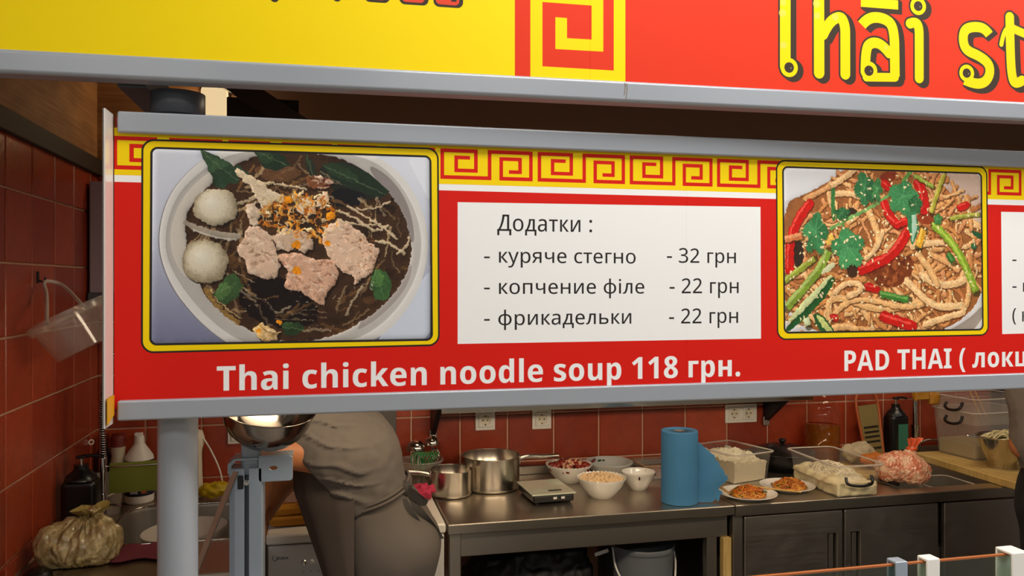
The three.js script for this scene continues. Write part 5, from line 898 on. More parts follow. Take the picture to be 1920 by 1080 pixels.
{ // pink cloth on the dishwasher
  const p = onY(800, 950, 0.917); solo('pink_cloth', 'crumpled pink cloth on the dishwasher lid', 'cloth', wobble(new THREE.SphereGeometry(1, 48, 28).scale(0.062, 0.024, 0.045), 0.010, 34, 8), std(0xb8304f, 0.9), { pos: [0.33, 0.945, -2.93] });
  const t = onY(548, 990, 0.917);
  for (let i = 0; i < 2; i++) solo('folded_towel', i ? 'ochre folded towel, upper of the pair on the dishwasher' : 'ochre folded towel, lower of the pair on the dishwasher', 'towel', wobble(rb(0.20 - i * 0.012, 0.034, 0.16, 0.016, 6), 0.004, 26, i * 7), std(i ? 0xb5791c : 0xa9701a, 0.95, 0, { bumpMap: TEX.fabric, bumpScale: 0.001 }), { pos: [t.x + 0.02, 0.937 + i * 0.037, t.z - 0.085], rot: [0, 0.1, 0] });
  const b = thing('lunch_box', 'clear plastic box with a black handle on the folded towels', 'box', { pos: [t.x + 0.03, 0.9925, t.z - 0.085], rot: [0, 0.12, 0] });
  tub(b, 0.15, 0.12, 0.055, 0.06, 0.002, MAT.frosted, 0.006); part(b, 'box_lid', rb0(0.162, 0.006, 0.132, 0.003).translate(0, 0.0555, 0), MAT.frosted);
  part(b, 'handle', tube([[-0.005, 0.05, 0.064], [-0.005, 0.036, 0.078], [0.0, 0.034, 0.08], [0.048, 0.034, 0.078], [0.05, 0.05, 0.064]], 0.004, 24, 8), MAT.black, { label: 'black handle' });
  solo('brown_jar', 'dark brown jar between the towels and the steel rack', 'jar', lathe([[0, 0], [0.034, 0], [0.036, 0.01], [0.036, 0.09], [0.03, 0.1], [0.03, 0.115], [0, 0.115]], 28), std(0x3a1c10, 0.3), { pos: [t.x - 0.1, 0.917, t.z - 0.11] });
}
{ // under the steel table
  const a = onD(1147, 1060, 2.84), b = onD(1262, 1060, 2.84), r = (b.x - a.x) / 2 * 0.97, g = thing('grey_bucket', 'grey plastic bucket with a wire handle on the shelf under the table', 'bucket', { pos: [(a.x + b.x) / 2, 0.1705, -2.84] }), h = onD(1205, 1038, 2.84 - r).y - 0.17;
  part(g, 'bucket_body', lathe([[0, 0], [r * 0.75, 0], [r * 0.96, h - 0.02], [r, h - 0.018], [r, h], [r * 0.94, h], [r * 0.73, 0.006], [0, 0.006]], 48), std(0x6d7278, 0.45));
  part(g, 'handle', tube([[-r * 1.0, h - 0.01, 0], [-r * 0.98, h - 0.08, r * 0.3], [-r * 0.5, h - 0.17, r * 0.86], [r * 0.5, h - 0.17, r * 0.86], [r * 0.98, h - 0.08, r * 0.3], [r * 1.0, h - 0.01, 0]], 0.004, 40, 8), MAT.whitePlastic);
  const bag = nets((x, y, z) => Math.max(Math.abs(x) - 0.22, Math.abs(z) - 0.15, Math.abs(y - 0.29) - 0.26) * 0.5 + 0.5 * cone(x, y, z, [-0.1, 0.25, 0, 0.2], [0.1, 0.38, 0, 0.17]) - 0.02 * Math.abs(noise(x * 9, y * 9, z * 9)) - 0.003 * noise(x * 20, y * 20, z * 20), [-0.36, -0.02, -0.27], [0.36, 0.66, 0.27], 0.012);
  solo('rubbish_bag', 'bulky black plastic bag under the steel table', 'bag', bag, std(0x070708, 0.55), { pos: [0.745, 0.19, -2.99] });
  solo('paper_tag', 'small white paper tag beside the black bag', 'tag', rb(0.055, 0.014, 0.002, 0.0005).rotateZ(0.25), MAT.whitePlastic, { pos: onD(1128, 1036, 2.86) });
  const pt = onD(1160, 1012, 3.1); solo('stock_pot', 'dull aluminium stock pot at the back of the shelf under the table', 'pot', lathe([[0, 0], [0.125, 0], [0.13, 0.01], [0.13, 0.56], [0.136, 0.565], [0.126, 0.565], [0.126, 0.01], [0, 0.01]], 44), std(0x77736c, 0.5, 0.8), { pos: [1.22, 0.17, -3.12] });
}

// ---------------------------------------------------------------- the sink corner
pumpBottle('tall black pump bottle against the left tiles', V(-0.745, TOP, -2.80), 0.105, 0.262, 0.0, false);
{ // bag in the corner
  const c = V(-0.672, TOP, -2.52), g = thing('vegetable_bag', 'knotted clear bag of pale vegetables on the sink unit', 'bag', { pos: c });
  const geo = nets((x, y, z) => Math.max(smin(cone(x, y, z, [-0.055, 0.055, 0, 0.062], [0.045, 0.06, 0.01, 0.062]), cone(x, y, z, [0.02, 0.105, -0.02, 0.032], [0.03, 0.135, -0.02, 0.016]), 0.04) - 0.009 * Math.abs(noise(Math.atan2(z + 0.02, x - 0.02) * 3.2, y * 9, 3)) - 0.007 * noise(x * 18, y * 18, z * 18) - 0.0016 * noise(x * 60, y * 60, z * 60), -y + 0.002), [-0.16, -0.01, -0.12], [0.15, 0.18, 0.12], 0.004);
  part(g, 'bag_body', geo, std(0xffffff, 0.25, 0, { map: TEX.greens, clearcoat: 0.7, clearcoatRoughness: 0.15 }));
  part(g, 'gathered_top', sheet((a, b) => { const t = a * TAU, w = 0.014 + 0.032 * b; return V(0.025 + Math.cos(t) * w * (1 + 0.3 * Math.sin(t * 5)), 0.132 + b * 0.022 + 0.006 * Math.sin(t * 4), -0.02 + Math.sin(t) * w * (1 + 0.3 * Math.cos(t * 6))); }, 40, 6, 0.0015), std(0x9c8a4c, 0.3));
}
solo('small_bowl', 'small black bowl turned over beside the bag of vegetables', 'bowl', lathe([[0, 0.024], [0.02, 0.023], [0.034, 0.014], [0.038, 0]], 28), MAT.black, { pos: onY(70, 1082, TOP) });
{ // spring tap
  const c = V(-0.697, TOP, -2.86), g = thing('spring_tap', 'tall chrome kitchen tap with a spring neck at the sink', 'tap', { pos: c });
  part(g, 'base', lathe([[0.022, 0], [0.022, 0.008], [0.013, 0.014], [0.013, 0.115], [0.0105, 0.118]], 28), MAT.chrome);
  part(g, 'stem', lathe([[0.0105, 0.115], [0.0085, 0.12], [0.0085, 0.185], [0.012, 0.188], [0.012, 0.232], [0.0085, 0.235], [0, 0.235]], 28), MAT.chrome);
  const axis = new THREE.CatmullRomCurve3([V(0, 0.23, 0), V(0, 0.42, 0), V(0.02, 0.55, 0), V(0.09, 0.60, 0.01), V(0.16, 0.55, 0.02), V(0.18, 0.47, 0.02)]), pts = [];
  for (let i = 0; i <= 760; i++) { const t = i / 760, p = axis.getPointAt(t), a = t * 78 * TAU, T = axis.getTangentAt(t), N = V(0, 0, 1), B = T.clone().cross(N).normalize(); pts.push(p.addScaledVector(B, Math.cos(a) * 0.0095).addScaledVector(N, Math.sin(a) * 0.0095)); }
  part(g, 'spring', new THREE.TubeGeometry(new THREE.CatmullRomCurve3(pts), 1500, 0.0018, 5), MAT.chrome);
  part(g, 'hose', new THREE.TubeGeometry(axis, 60, 0.0065, 10), MAT.black);
  part(g, 'spray_head', cyl(0.012, 0.014, 0.09, 24).translate(0.181, 0.385, 0.02), MAT.chrome);
  part(g, 'hook_arm', tube([[0.01, 0.203, 0], [0.03, 0.204, 0.01], [0.21, 0.208, 0.02]], 0.003, 20, 8), MAT.chrome);
  part(g, 'lever', tube([[0.01, 0.075, 0], [0.04, 0.08, 0.01], [0.06, 0.075, 0.015]], 0.004, 12, 8), MAT.chrome);
  const w = 0.088;
  solo('sponge_cloth', 'olive green sponge cloth folded over the arm of the tap', 'cloth', sheet((a, b) => { const y = b < 0.5 ? 0.226 - (0.5 - b) * 0.19 : 0.226 - (b - 0.5) * 0.13, z = 0.005 + a * 0.016 + 0.009 * Math.cos(b * Math.PI) + 0.003 * Math.sin(a * 6); return V(c.x + 0.022 + a * 0.175, TOP + y - 0.012 + a * 0.006, c.z + z); }, 20, 24, 0.003), std(0x77802a, 0.9, 0, { bumpMap: TEX.fabric, bumpScale: 0.001 }));
}
{ // round plastic bucket behind the tap
  const c = V(-0.742, TOP, -3.055), g = thing('plastic_tub', 'small translucent round tub behind the spring tap', 'tub', { pos: c });
  part(g, 'tub_body', lathe([[0, 0], [0.052, 0], [0.066, 0.125], [0.07, 0.125], [0.07, 0.13], [0.064, 0.13], [0.05, 0.004], [0, 0.004]], 40), MAT.frosted);
  part(g, 'handle', tube([[-0.068, 0.12, 0], [-0.05, 0.085, 0.05], [0, 0.07, 0.072], [0.05, 0.085, 0.05], [0.068, 0.12, 0]], 0.003, 30, 8), MAT.creamPlastic);
}
{
  const b = thing('detergent_bottle', 'white detergent bottle with a dark blue label and squeeze cap', 'bottle', { pos: [-0.655, TOP, -3.19] });
  part(b, 'bottle_body', lathe([[0, 0], [0.046, 0], [0.05, 0.008], [0.05, 0.03]], 36), MAT.whitePlastic);
  part(b, 'label_sticker', lathe([[0.05, 0.03], [0.0505, 0.032], [0.0505, 0.155], [0.05, 0.157]], 36), std(0x14182e, 0.4), { label: 'dark blue printed label' });
  part(b, 'shoulder', lathe([[0.05, 0.157], [0.047, 0.17], [0.034, 0.19], [0.02, 0.21], [0.0185, 0.214]], 36), MAT.whitePlastic);
  part(b, 'cap', merge([cyl(0.0185, 0.0165, 0.03, 24).translate(0, 0.213, 0), rb(0.028, 0.012, 0.022, 0.004).translate(-0.002, 0.247, 0)]), MAT.whitePlastic);
  for (const [dx, y, h, w, m, n] of [[-0.018, 0.115, 0.08, 0.007, MAT.redPlastic, 'red_stripe'], [0.014, 0.128, 0.026, 0.02, std(0x8d6a2a, 0.5), 'gold_emblem'], [-0.008, 0.055, 0.03, 0.026, std(0xb8b6bc, 0.5), 'white_sticker'], [0.024, 0.05, 0.02, 0.018, std(0xa24a20, 0.5), 'orange_print']]) { const a = Math.asin(dx / 0.051); part(b, n, rb(w, h, 0.001, 0.0003).translate(0, y, 0.0508).rotateY(a), m); }
  const s = thing('cleaner_bottle', 'slim white bottle with a dull red cap behind the sponge cloth', 'bottle', { pos: [-0.727, TOP, -3.195] });
  part(s, 'bottle_body', lathe([[0, 0], [0.026, 0], [0.028, 0.006], [0.028, 0.14], [0.022, 0.17], [0.025, 0.205], [0.026, 0.21]], 30), std(0xc2b9a4, 0.4)); part(s, 'cap', lathe([[0.026, 0.205], [0.026, 0.235], [0.022, 0.25], [0, 0.252]], 28), std(0x6e2018, 0.5));
  const d = thing('dark_bottle', 'short dark bottle in the corner of the tiles', 'bottle', { pos: [-0.782, TOP, -3.225] });
  part(d, 'bottle_body', lathe([[0, 0], [0.03, 0], [0.032, 0.01], [0.032, 0.16], [0.02, 0.19], [0.014, 0.2], [0.014, 0.22]], 28), std(0x23181a, 0.3)); part(d, 'cap', cyl(0.016, 0.016, 0.03, 20).translate(0, 0.215, 0), std(0x5e1c14, 0.5));
  const r = onX(171, 829, LEFT + 0.01); solo('ring_hook', 'tiny white ring hook on the left tiles', 'hook', new THREE.TorusGeometry(0.008, 0.0025, 8, 24).rotateY(0.6), MAT.whitePlastic, { pos: r });
}
{ // hand blender and its cable, half hidden by the post
  const p = onD(366, 935, 3.19), g = thing('hand_blender', 'white hand blender standing by the back wall with a thin cable', 'blender', { pos: [p.x, TOP, -3.2] });
  part(g, 'body', lathe([[0, 0], [0.026, 0], [0.028, 0.01], [0.024, 0.10], [0.022, 0.17], [0.03, 0.20], [0.032, 0.225], [0.024, 0.25], [0, 0.256]], 32), MAT.creamPlastic);
  part(g, 'cable', tube([[0.022, 0.235, 0.01], [0.06, 0.17, 0.02], [0.09, 0.1, 0.03], [0.10, 0.03, 0.02]], 0.003, 24, 8), MAT.whitePlastic);
  solo('yellow_cloth', 'yellow rubber glove lying on the back edge of the sink', 'glove', wobble(new THREE.SphereGeometry(1, 40, 24).scale(0.062, 0.026, 0.032), 0.007, 36, 5), std(0xb79a08, 0.5), { pos: [onD(403, 925, 3.15).x, TOP + 0.036, -3.165], rot: [0, 0, 0.1] });
}
{ // white bowl in the sink, pink mat on its front edge
  const p = V(-0.44, TOP - 0.172 + 0.005, -2.86);
  solo('mixing_bowl', 'large white plastic bowl standing in the sink', 'bowl', bowlGeo(0.135, 0.155), std(0xcfc8bd, 0.3), { pos: [p.x, TOP - 0.17, p.z], rot: [0.0, 0, 0.06] });
  solo('pink_mat', 'dusty pink wiping cloth spread along the front of the sink', 'cloth', sheet((a, b) => V(-0.60 + a * 0.17 + b * 0.02, TOP + 0.007 + 0.004 * Math.sin(a * 12) * b, -2.50 - b * 0.15 + 0.012 * Math.sin(a * 9)), 24, 12, 0.004), std(0x8a3c48, 0.95, 0, { bumpMap: TEX.fabric, bumpScale: 0.001 }));
}
{ // bucket hanging on the left wall
  const hk = onX(71, 520, LEFT + 0.012), h = thing('wall_hook', 'small dark metal hook on the left tiles', 'hook', { pos: hk });
  part(h, 'plate', rb(0.006, 0.035, 0.01, 0.002), MAT.darkMetal); part(h, 'prong', tube([[0.002, -0.008, 0], [0.016, -0.014, 0], [0.02, 0.0, 0]], 0.0025, 14, 8), MAT.darkMetal);
  const rim = onX(125, 587, LEFT + 0.13), g = thing('hanging_bucket', 'small clear plastic bucket hanging tilted by its handle on the left tiles', 'bucket', { pos: rim }), R = 0.100, H = 0.112;
  const tilt = new THREE.Group(); g.rotation.set(-0.10, 0.25, 0.50);
  part(g, 'bucket_body', lathe([[0, -H], [R * 0.80, -H], [R * 0.82, -H + 0.004], [R, -0.012], [R + 0.005, -0.012], [R + 0.005, 0], [R - 0.003, 0], [R * 0.80 - 0.003, -H + 0.004], [0, -H + 0.002]], 56), MAT.clear);
  part(g, 'rim_band', lathe([[R + 0.006, -0.022], [R + 0.008, -0.02], [R + 0.008, -0.002], [R + 0.006, 0.001]], 56), MAT.frosted);
  const hp = g.worldToLocal === undefined ? null : (g.updateMatrixWorld(), g.worldToLocal(hk.clone().add(V(0.018, -0.012, 0))));
  part(g, 'handle', tube([V(-R * 0.55, -0.01, R * 0.86), hp.clone().add(V(-0.012, -0.035, 0.03)), hp, hp.clone().add(V(0.03, -0.02, -0.02)), V(R * 0.50, -0.01, -R * 0.86)], 0.0055, 50, 10), std(0xd9c9bd, 0.4, 0, { transmission: 0.3 }));
}

// ---------------------------------------------------------------- steel rack with the steel bowl, glass guard
{
  const D = 1.92, c = onD(466, 950, D), g = thing('steel_rack', 'light grey steel upright with a bolted bracket plate and slanting brace', 'rack', { pos: [c.x, 0, -D] });
  const yt = onD(466, 872, D).y, top = onD(470, 826, D).y;
  part(g, 'upper_tube', metric(rb(0.042, top - yt + 0.04, 0.042, 0.008, 3).translate(0.006, (top + yt) / 2, 0)), MAT.blueGrey);
  const prof = [[-0.038, -0.03], [-0.026, -0.034], [-0.006, -0.034], [-0.006, 0.014], [0.004, 0.014], [0.004, -0.034], [0.03, -0.034], [0.034, -0.028], [0.034, 0.03], [-0.038, 0.03]].map(([x, z]) => [x, z]);
  part(g, 'channel', prism(prof, yt - 0.0, 0.0015).rotateX(-Math.PI / 2).translate(0, 0, 0), MAT.blueGrey);
  part(g, 'cap_bend', prism([[-0.042, 0], [-0.042, 0.022], [-0.028, 0.034], [0.026, 0.034], [0.026, 0.028], [-0.024, 0.028], [-0.034, 0.018], [-0.034, 0]], 0.06, 0.001).translate(0, yt - 0.012, -0.03), MAT.blueGrey);
  const b0 = onD(488, 856, D - 0.03), b1 = onD(549, 900, D - 0.03);
  const plate = prism(roundRect(THREE.Shape, 0.024, b1.y, b1.x - c.x, b0.y, 0.007), 0.004, 0.0008, [new THREE.Path([[0.044, 0], [0.05, 0.0045], [0.058, 0.0045], [0.064, 0], [0.058, -0.0045], [0.05, -0.0045]].map(([x, y]) => new THREE.Vector2(x + 0.002, y + (b0.y + b1.y) / 2 + 0.002)))]);
  part(g, 'bracket_plate', plate.translate(0, 0, 0.03), MAT.blueGrey, { label: 'flat bracket plate with an oval hole' });
  part(g, 'bracket_flange', rb(b1.x - c.x - 0.024, 0.004, 0.05, 0.001), MAT.blueGrey, { pos: [(b1.x - c.x + 0.024) / 2, b0.y, 0.008] });
  part(g, 'bolt', merge([cyl(0.0065, 0.0065, 0.008, 6).rotateX(Math.PI / 2), cyl(0.0035, 0.0035, 0.016, 12).rotateX(Math.PI / 2)]), MAT.chrome, { pos: [-0.001, yt - 0.03, 0.034] });
  part(g, 'clip', rb(0.012, 0.03, 0.006, 0.002), MAT.black, { pos: [-0.014, yt - 0.03, 0.035] });
  const e0 = V(-0.024, yt - 0.005, 0.036), e1 = onD(366, 1075, D - 0.03).sub(V(c.x, 0, -D));
  part(g, 'brace', sheet((a, b) => e0.clone().lerp(e1, a).add(V((b - 0.5) * 0.012, 0, (b - 0.5) * 0.012)), 12, 2, 0.003), MAT.steel, { label: 'thin slanting steel strap' });
  part(g, 'foot_plate', rb0(0.12, 0.008, 0.12, 0.003), MAT.blueGrey);
  // steel bowl on top, tipped to the right
  const bc = onD(500, 842, D), R = 0.101, H = 0.086, bo = solo('steel_bowl', 'dark polished steel bowl tipped on top of the steel upright', 'bowl', lathe([[0, 0], [0.03, 0.001], [0.058, 0.012], [0.082, 0.034], [0.096, 0.062], [R, H], [R + 0.003, H + 0.001], [R + 0.003, H + 0.003], [R - 0.002, H + 0.002], [0.0945, 0.062], [0.080, 0.0355], [0.056, 0.0135], [0.03, 0.003], [0, 0.002]], 72), std(0x8a8178, 0.13, 1), { pos: [c.x + 0.036, top - 0.010, -D + 0.008], rot: [0.24, 0, -0.11] });
}
{
  const D = 1.76, y = 0.997, g = thing('glass_guard', 'glass guard with an orange brown edge and white clips', 'glass guard'), x0 = 0.62;
  part(g, 'glass_pane', span(x0, 3.4, 0.80, y - 0.004, -D - 0.003, -D + 0.003, 0.001), MAT.glass);
  part(g, 'edge_strip', span(x0, 3.4, y - 0.006, y, -D - 0.004, -D + 0.004, 0.0015), std(0xa05a2a, 0.4), { label: 'orange brown edge of the glass' });
  const clip = (u, w, d, h, m) => { const x = onD(u, 1060, D).x; part(g, 'clip', merge([rb(w, h, 0.006, 0.002).translate(0, -h / 2 + 0.006, d / 2), rb(w, h * 0.9, 0.006, 0.002).translate(0, -h * 0.45 + 0.006, -d / 2), rb(w, 0.008, d + 0.006, 0.003).translate(0, 0.005, 0)]), m, { pos: [x, y, -D] }); };
  clip(1682, 0.034, 0.03, 0.06, MAT.blueGrey); clip(1741, 0.038, 0.03, 0.06, MAT.whitePlastic); clip(1897, 0.05, 0.05, 0.09, MAT.whitePlastic);
  const s = thing('service_counter', 'dark timber service counter below the glass guard', 'counter');
  part(s, 'top', span(0.5, 3.6, 0.76, 0.80, -1.98, -1.66, 0.004), MAT.satinSteel); part(s, 'front_panel', span(0.54, 3.56, 0, 0.76, -1.72, -1.69, 0.003), MAT.trimBrown); part(s, 'rear_panel', span(0.54, 3.56, 0, 0.76, -1.95, -1.92, 0.003), MAT.trimBrown);
}

// ---------------------------------------------------------------- people
function headField(c, f, up) {   // c centre, f facing, up
  const s = f.clone().cross(up).normalize(), u = s.clone().cross(f).normalize();
  const L = (a, b, d) => c.clone().addScaledVector(f, a).addScaledVector(u, b).addScaledVector(s, d).toArray();
  const skull = [[...L(-0.015, 0.03, 0), 0.088], [...L(0.012, 0.025, 0), 0.082]], jaw = [[...L(0.03, -0.03, 0), 0.062], [...L(0.055, -0.08, 0), 0.038]];
  const feats = [[[...L(0.088, 0.012, 0), 0.010], [...L(0.108, -0.022, 0), 0.013]], [[...L(0.080, -0.052, -0.018), 0.009], [...L(0.080, -0.052, 0.018), 0.009]], [[...L(-0.005, 0.02, 0.083), 0.014], [...L(-0.01, -0.02, 0.08), 0.010]], [[...L(-0.005, 0.02, -0.083), 0.014], [...L(-0.01, -0.02, -0.08), 0.010]], [[...L(0.076, 0.034, -0.04), 0.012], [...L(0.082, 0.036, -0.015), 0.010]], [[...L(0.076, 0.034, 0.04), 0.012], [...L(0.082, 0.036, 0.015), 0.010]], [[...L(0.074, 0.012, 0.032), 0.012], [...L(0.074, 0.012, 0.03), 0.012]], [[...L(0.074, 0.012, -0.032), 0.012], [...L(0.074, 0.012, -0.03), 0.012]]];
  const field = (x, y, z) => { let d = smin(cone(x, y, z, ...skull), cone(x, y, z, ...jaw), 0.05); for (const q of feats) d = smin(d, cone(x, y, z, ...q), 0.014); return d; };
  const hair = (x, y, z) => { const p = V(x, y, z).sub(c), a = p.dot(f), b = p.dot(u); return Math.max(cone(x, y, z, ...skull) - 0.014 - 0.003 * noise(x * 60, y * 60, z * 60), a - 0.045 - b * 0.25, -b - 0.055); };
  return { field, hair };
}
function handBones(w, d, n) {   // wrist, pointing direction, palm normal
  const s = d.clone().cross(n).normalize(), at = (a, b, e) => w.clone().addScaledVector(d, a).addScaledVector(s, b).addScaledVector(n, e).toArray(), out = [];
  for (const b of [-0.028, -0.01, 0.01, 0.028]) out.push([[...at(0, b * 0.5, 0), 0.021], [...at(0.075, b, 0), 0.014]]);
  [[-0.033, 0.058], [-0.011, 0.072], [0.011, 0.077], [0.033, 0.068]].forEach(([b, l]) => { out.push([[...at(0.078, b, 0), 0.0095], [...at(0.078 + l * 0.5, b * 1.1, 0.008), 0.0088]], [[...at(0.078 + l * 0.5, b * 1.1, 0.008), 0.0088], [...at(0.078 + l * 0.85, b * 1.12, 0.030), 0.0075]]); });
  out.push([[...at(0.015, 0.026, 0.005), 0.015], [...at(0.05, 0.056, 0.016), 0.011]], [[...at(0.05, 0.056, 0.016), 0.0105], [...at(0.08, 0.062, 0.028), 0.0085]]);
  return out;
}
const box3 = (list, pad) => { const lo = [1e3, 1e3, 1e3], hi = [-1e3, -1e3, -1e3]; for (const b of list) for (const p of b) for (let k = 0; k < 3; k++) { lo[k] = Math.min(lo[k], p[k] - p[3] - pad); hi[k] = Math.max(hi[k], p[k] + p[3] + pad); } return [lo, hi]; };
const strip = (g) => { const q = g.clone(); return q; };
function skinBody(p, list, head, hands) {
  const [lo, hi] = box3(list, 0.02), gs = [nets(bones(list, 0.03), lo, hi, 0.012)];
  const hc = head.c; gs.push(nets(head.field, [hc.x - 0.16, hc.y - 0.17, hc.z - 0.16], [hc.x + 0.16, hc.y + 0.17, hc.z + 0.16], 0.006));
  for (const h of hands) { const [a, b] = box3(h, 0.012); gs.push(nets(bones(h, 0.008), a, b, 0.0035)); }
  part(p, 'body', mergeGeometries(gs), MAT.skin);
  part(p, 'hair', nets(head.hair, [hc.x - 0.16, hc.y - 0.17, hc.z - 0.16], [hc.x + 0.16, hc.y + 0.17, hc.z + 0.16], 0.007), MAT.hair);
}
{ // the bending cook
  const p = thing('person', 'cook in grey shirt and apron bending over the dishwasher', 'person'), zc = -2.37;
  const tor = (a, b, w0, w1) => [-1, 1].map((s) => [[a[0], a[1], zc + s * w0, a[2]], [b[0], b[1], zc + s * w1, b[2]]]);
  const pel = [0.185, 0.96, 0.118], wai = [0.100, 1.085, 0.105], che = [0.072, 1.203, 0.115], upp = [-0.065, 1.318, 0.098];
  const torso = [...tor(pel, wai, 0.06, 0.05), ...tor(wai, che, 0.05, 0.06), ...tor(che, upp, 0.06, 0.09)];
  const sh = [0.035, 1.235, zc + 0.15, 0.055], el = [-0.135, 1.262, zc + 0.18, 0.038], wr = [-0.185, 1.06, zc + 0.0, 0.030];
  const shF = [0.0, 1.225, zc - 0.165, 0.062], elF = [-0.12, 1.10, zc - 0.20, 0.042], wrF = [-0.17, 1.03, zc - 0.08, 0.030];
  const arms = [[sh, el], [el, wr], [shF, elF], [elF, wrF]];
  const legs = [-1, 1].flatMap((s) => [[[0.185, 0.93, zc + s * 0.085, 0.092], [0.165, 0.5, zc + s * 0.09, 0.062]], [[0.165, 0.5, zc + s * 0.09, 0.062], [0.205, 0.09, zc + s * 0.09, 0.042]], [[0.205, 0.05, zc + s * 0.09, 0.042], [0.06, 0.032, zc + s * 0.1, 0.03]]]);
  const hc = V(-0.195, 1.50, zc), neck = [[[-0.08, 1.36, zc, 0.062], [-0.16, 1.44, zc, 0.055]]], hd = headField(hc, V(-0.75, -0.66, 0).normalize(), V(-0.66, 0.75, 0).normalize()); hd.c = hc;
  skinBody(p, [...torso.map(([a, b]) => [[...a.slice(0, 3), a[3] - 0.012], [...b.slice(0, 3), b[3] - 0.012]]), ...arms, ...legs, ...neck], hd, [handBones(V(wr[0], wr[1], wr[2]), V(-0.35, -0.85, -0.3).normalize(), V(0.85, -0.4, 0).normalize()), handBones(V(wrF[0], wrF[1], wrF[2]), V(-0.4, -0.8, 0.4).normalize(), V(0.85, -0.4, 0).normalize())]);
  const slv = [[sh.map((v, i) => (i === 3 ? 0.078 : v)), [sh[0] + (el[0] - sh[0]) * 0.22, sh[1] + (el[1] - sh[1]) * 0.22, sh[2] + 0.012, 0.066]], [shF.map((v, i) => (i === 3 ? 0.078 : v)), [-0.05, 1.17, shF[2] - 0.012, 0.066]]];
  const tf = bones(torso, 0.06), sf = bones(slv, 0.04), fold = (x, y, z) => {   // creases run from the waist to the arm
    const w = Math.max(0, Math.min(1, (0.17 - x) * 7)) * Math.max(0, Math.min(1, (z - zc + 0.16) * 8)), s = y * 118 + x * 26 + 2.6 * noise(x * 5, y * 7, z * 5);
    return w * (0.013 * Math.max(0, Math.sin(s)) ** 2.4 * (0.6 + 0.4 * noise(x * 7 + 3, y * 7, 1)) - 0.003) + 0.0025 * noise(x * 20, y * 20, z * 20);
  };
  part(p, 'shirt', nets((x, y, z) => { const d = smin(tf(x, y, z) - 0.012, sf(x, y, z), 0.05); const cut = ((x - 0.105) * 0.45 - (y - 1.083)) * 0.91; return Math.max(d - fold(x, y, z), cut, -0.155 - x + (y - 1.36) * -0.8); }, [-0.22, 0.98, zc - 0.32], [0.30, 1.46, zc + 0.32], 0.008), MAT.shirt);
  const lf = bones([...legs.slice(0, 2), ...legs.slice(3, 5), ...tor(pel, [0.125, 1.06, 0.108], 0.06, 0.05)], 0.06);
  part(p, 'trousers', nets((x, y, z) => Math.max(lf(x, y, z) - 0.019 - 0.004 * noise(x * 9, y * 6, z * 9), -((x - 0.105) * 0.45 - (y - 1.10)) * 0.91, 0.1 - y), [-0.02, 0.06, zc - 0.28], [0.36, 1.2, zc + 0.28], 0.011), MAT.trousers, { label: 'taupe grey trousers' });
  for (const s of [-1, 1]) { const sf2 = bones([[[0.215, 0.05, zc + s * 0.09, 0.045], [0.05, 0.036, zc + s * 0.1, 0.036]]], 0.02); part(p, 'shoe', nets((x, y, z) => Math.max(sf2(x, y, z) - 0.006, -y + 0.002), [-0.02, -0.01, zc + s * 0.095 - 0.08], [0.3, 0.12, zc + s * 0.095 + 0.08], 0.008), MAT.black); }
  const fx = (y) => y > 1.12 ? -0.075 : y > 0.86 ? THREE.MathUtils.lerp(0.012, -0.075, (y - 0.86) / 0.26) : THREE.MathUtils.lerp(0.03, 0.012, (y - 0.4) / 0.46);
  part(p, 'apron', sheet((a, b) => { const t = (a - 0.5) * Math.PI * 1.02, y = 0.42 + b * 0.825, f = fx(y), sl = b > 0.7 ? (b - 0.7) * 0.25 : 0; return V(0.085 + (f - 0.085) * Math.max(0, Math.cos(t)) ** 0.7 + 0.006 * Math.sin(t * 9 + y * 3), y + sl * (1 - Math.cos(t)) * 0.4, zc + Math.sin(t) * (0.205 - 0.02 * b) + 0.004 * Math.sin(y * 18)); }, 48, 48, 0.004), MAT.apron, { label: 'dark taupe apron hanging in front' });
  const band = []; for (let i = 0; i <= 24; i++) { const t = -1.9 + i / 24 * 3.8; band.push(V(0.125 + Math.cos(t) * 0.118, 1.105 + 0.035 * Math.cos(t), zc + Math.sin(t) * 0.185)); }
  part(p, 'apron_band', merge([-0.006, 0.004].map((dy) => tube(band.map((q) => q.clone().add(V(dy * -0.5, dy, 0))), 0.0045, 60, 8))), MAT.trousers);
  const k = V(0.215, 1.125, zc + 0.10);
  part(p, 'apron_tie', merge([wobble(new THREE.SphereGeometry(0.026, 18, 12).scale(1, 0.8, 1), 0.006, 60), sheet((a, b) => V(0.01 + 0.055 * a + (b - 0.5) * 0.03 * Math.sin(a * 3), -0.01 - 0.015 * a - (b - 0.5) * 0.05 * Math.sin(a * 3.1 + 0.1), 0.02 + 0.02 * a), 14, 5, 0.003), sheet((a, b) => V(0.01 + 0.095 * a ** 0.8 + (b - 0.5) * 0.026, -0.02 - 0.13 * a, 0.01 + 0.02 * Math.sin(a * 5)), 16, 4, 0.003), sheet((a, b) => V(-0.005 + 0.06 * a + (b - 0.5) * 0.026, -0.02 - 0.10 * a, 0.03 + 0.015 * Math.sin(a * 4)), 16, 4, 0.003)].map((g) => { const q = g.clone(); if (!q.attributes.uv) q.setAttribute('uv', new THREE.Float32BufferAttribute(new Float32Array(q.attributes.position.count * 2), 2)); return q; })).translate(k.x, k.y, k.z), MAT.tie, { label: 'knotted apron strings' });
}
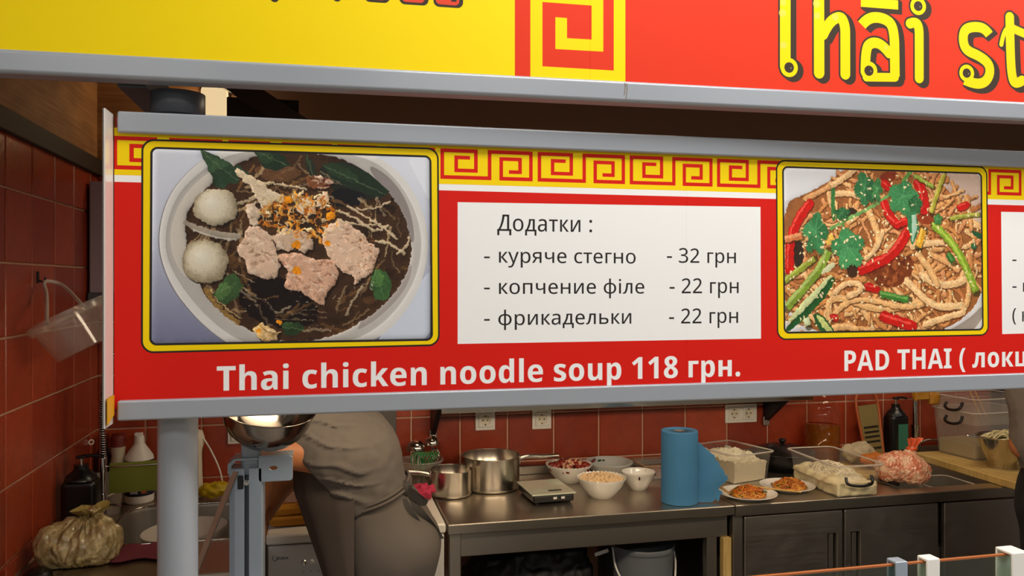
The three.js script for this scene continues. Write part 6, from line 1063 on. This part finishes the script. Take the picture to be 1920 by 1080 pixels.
{ // the second cook at the right edge
  const p = thing('person', 'cook in a loose grey shirt standing at the wooden board', 'person'), X = 2.545, Z = -2.30;
  const tor = [-1, 1].flatMap((s) => [[[X + s * 0.07, 0.95, Z, 0.11], [X + s * 0.06, 1.15, Z, 0.10]], [[X + s * 0.06, 1.15, Z, 0.10], [X + s * 0.09, 1.36, Z, 0.10]]]);
  const arms = [[[X - 0.17, 1.40, Z, 0.06], [X - 0.185, 1.14, Z - 0.02, 0.045]], [[X - 0.185, 1.14, Z - 0.02, 0.045], [X - 0.01, 1.11, Z - 0.16, 0.03]], [[X + 0.17, 1.40, Z, 0.06], [X + 0.22, 1.12, Z, 0.045]], [[X + 0.22, 1.12, Z, 0.045], [X + 0.14, 1.06, Z - 0.19, 0.03]]];
  const legs = [-1, 1].flatMap((s) => [[[X + s * 0.09, 0.9, Z, 0.09], [X + s * 0.095, 0.48, Z - 0.01, 0.06]], [[X + s * 0.095, 0.48, Z - 0.01, 0.06], [X + s * 0.095, 0.09, Z, 0.042]], [[X + s * 0.095, 0.05, Z, 0.042], [X + s * 0.1, 0.032, Z - 0.15, 0.03]]]);
  const hc = V(X, 1.60, Z - 0.01), hd = headField(hc, V(0.0, -0.35, -0.94).normalize(), V(0, 0.94, -0.35).normalize()); hd.c = hc;
  skinBody(p, [...tor.map(([a, b]) => [[...a.slice(0, 3), a[3] - 0.015], [...b.slice(0, 3), b[3] - 0.015]]), ...arms, ...legs, [[X, 1.42, Z, 0.06], [X, 1.53, Z, 0.055]]], hd, [handBones(V(X - 0.01, 1.11, Z - 0.16), V(0.8, 0.1, -0.4).normalize(), V(0, -1, 0)), handBones(V(X + 0.14, 1.06, Z - 0.19), V(-0.1, -0.1, -1).normalize(), V(0, -1, 0))]);
  const tf = bones([...tor, [[X - 0.17, 1.40, Z, 0.075], [X - 0.165, 1.16, Z, 0.062]], [[X + 0.17, 1.40, Z, 0.075], [X + 0.21, 1.17, Z, 0.062]]], 0.05);
  part(p, 'shirt', nets((x, y, z) => Math.max(tf(x, y, z) - 0.014 - 0.006 * noise(x * 9, y * 5, z * 9) - 0.002 * noise(x * 30, y * 20, z * 30), 1.05 - y, y - 1.47), [X - 0.36, 1.0, Z - 0.24], [X + 0.38, 1.52, Z + 0.24], 0.010), std(0x6a6058, 0.95, 0, { bumpMap: TEX.fabric, bumpScale: 0.0006 }));
  const lf = bones([...legs.slice(0, 2), ...legs.slice(3, 5), [[X - 0.07, 0.95, Z, 0.11], [X + 0.07, 0.95, Z, 0.11]], [[X - 0.06, 1.02, Z, 0.10], [X + 0.06, 1.02, Z, 0.10]]], 0.05);
  part(p, 'trousers', nets((x, y, z) => Math.max(lf(x, y, z) - 0.014, y - 1.07, 0.1 - y), [X - 0.28, 0.06, Z - 0.2], [X + 0.28, 1.1, Z + 0.2], 0.012), MAT.blackCloth, { label: 'black trousers' });
  for (const s of [-1, 1]) { const f = bones([[[X + s * 0.095, 0.05, Z + 0.01, 0.045], [X + s * 0.1, 0.036, Z - 0.15, 0.036]]], 0.02); part(p, 'shoe', nets((x, y, z) => Math.max(f(x, y, z) - 0.006, -y + 0.002), [X + s * 0.1 - 0.08, -0.01, Z - 0.22], [X + s * 0.1 + 0.08, 0.12, Z + 0.09], 0.008), MAT.black); }
}
renderer.render(scene, camera);
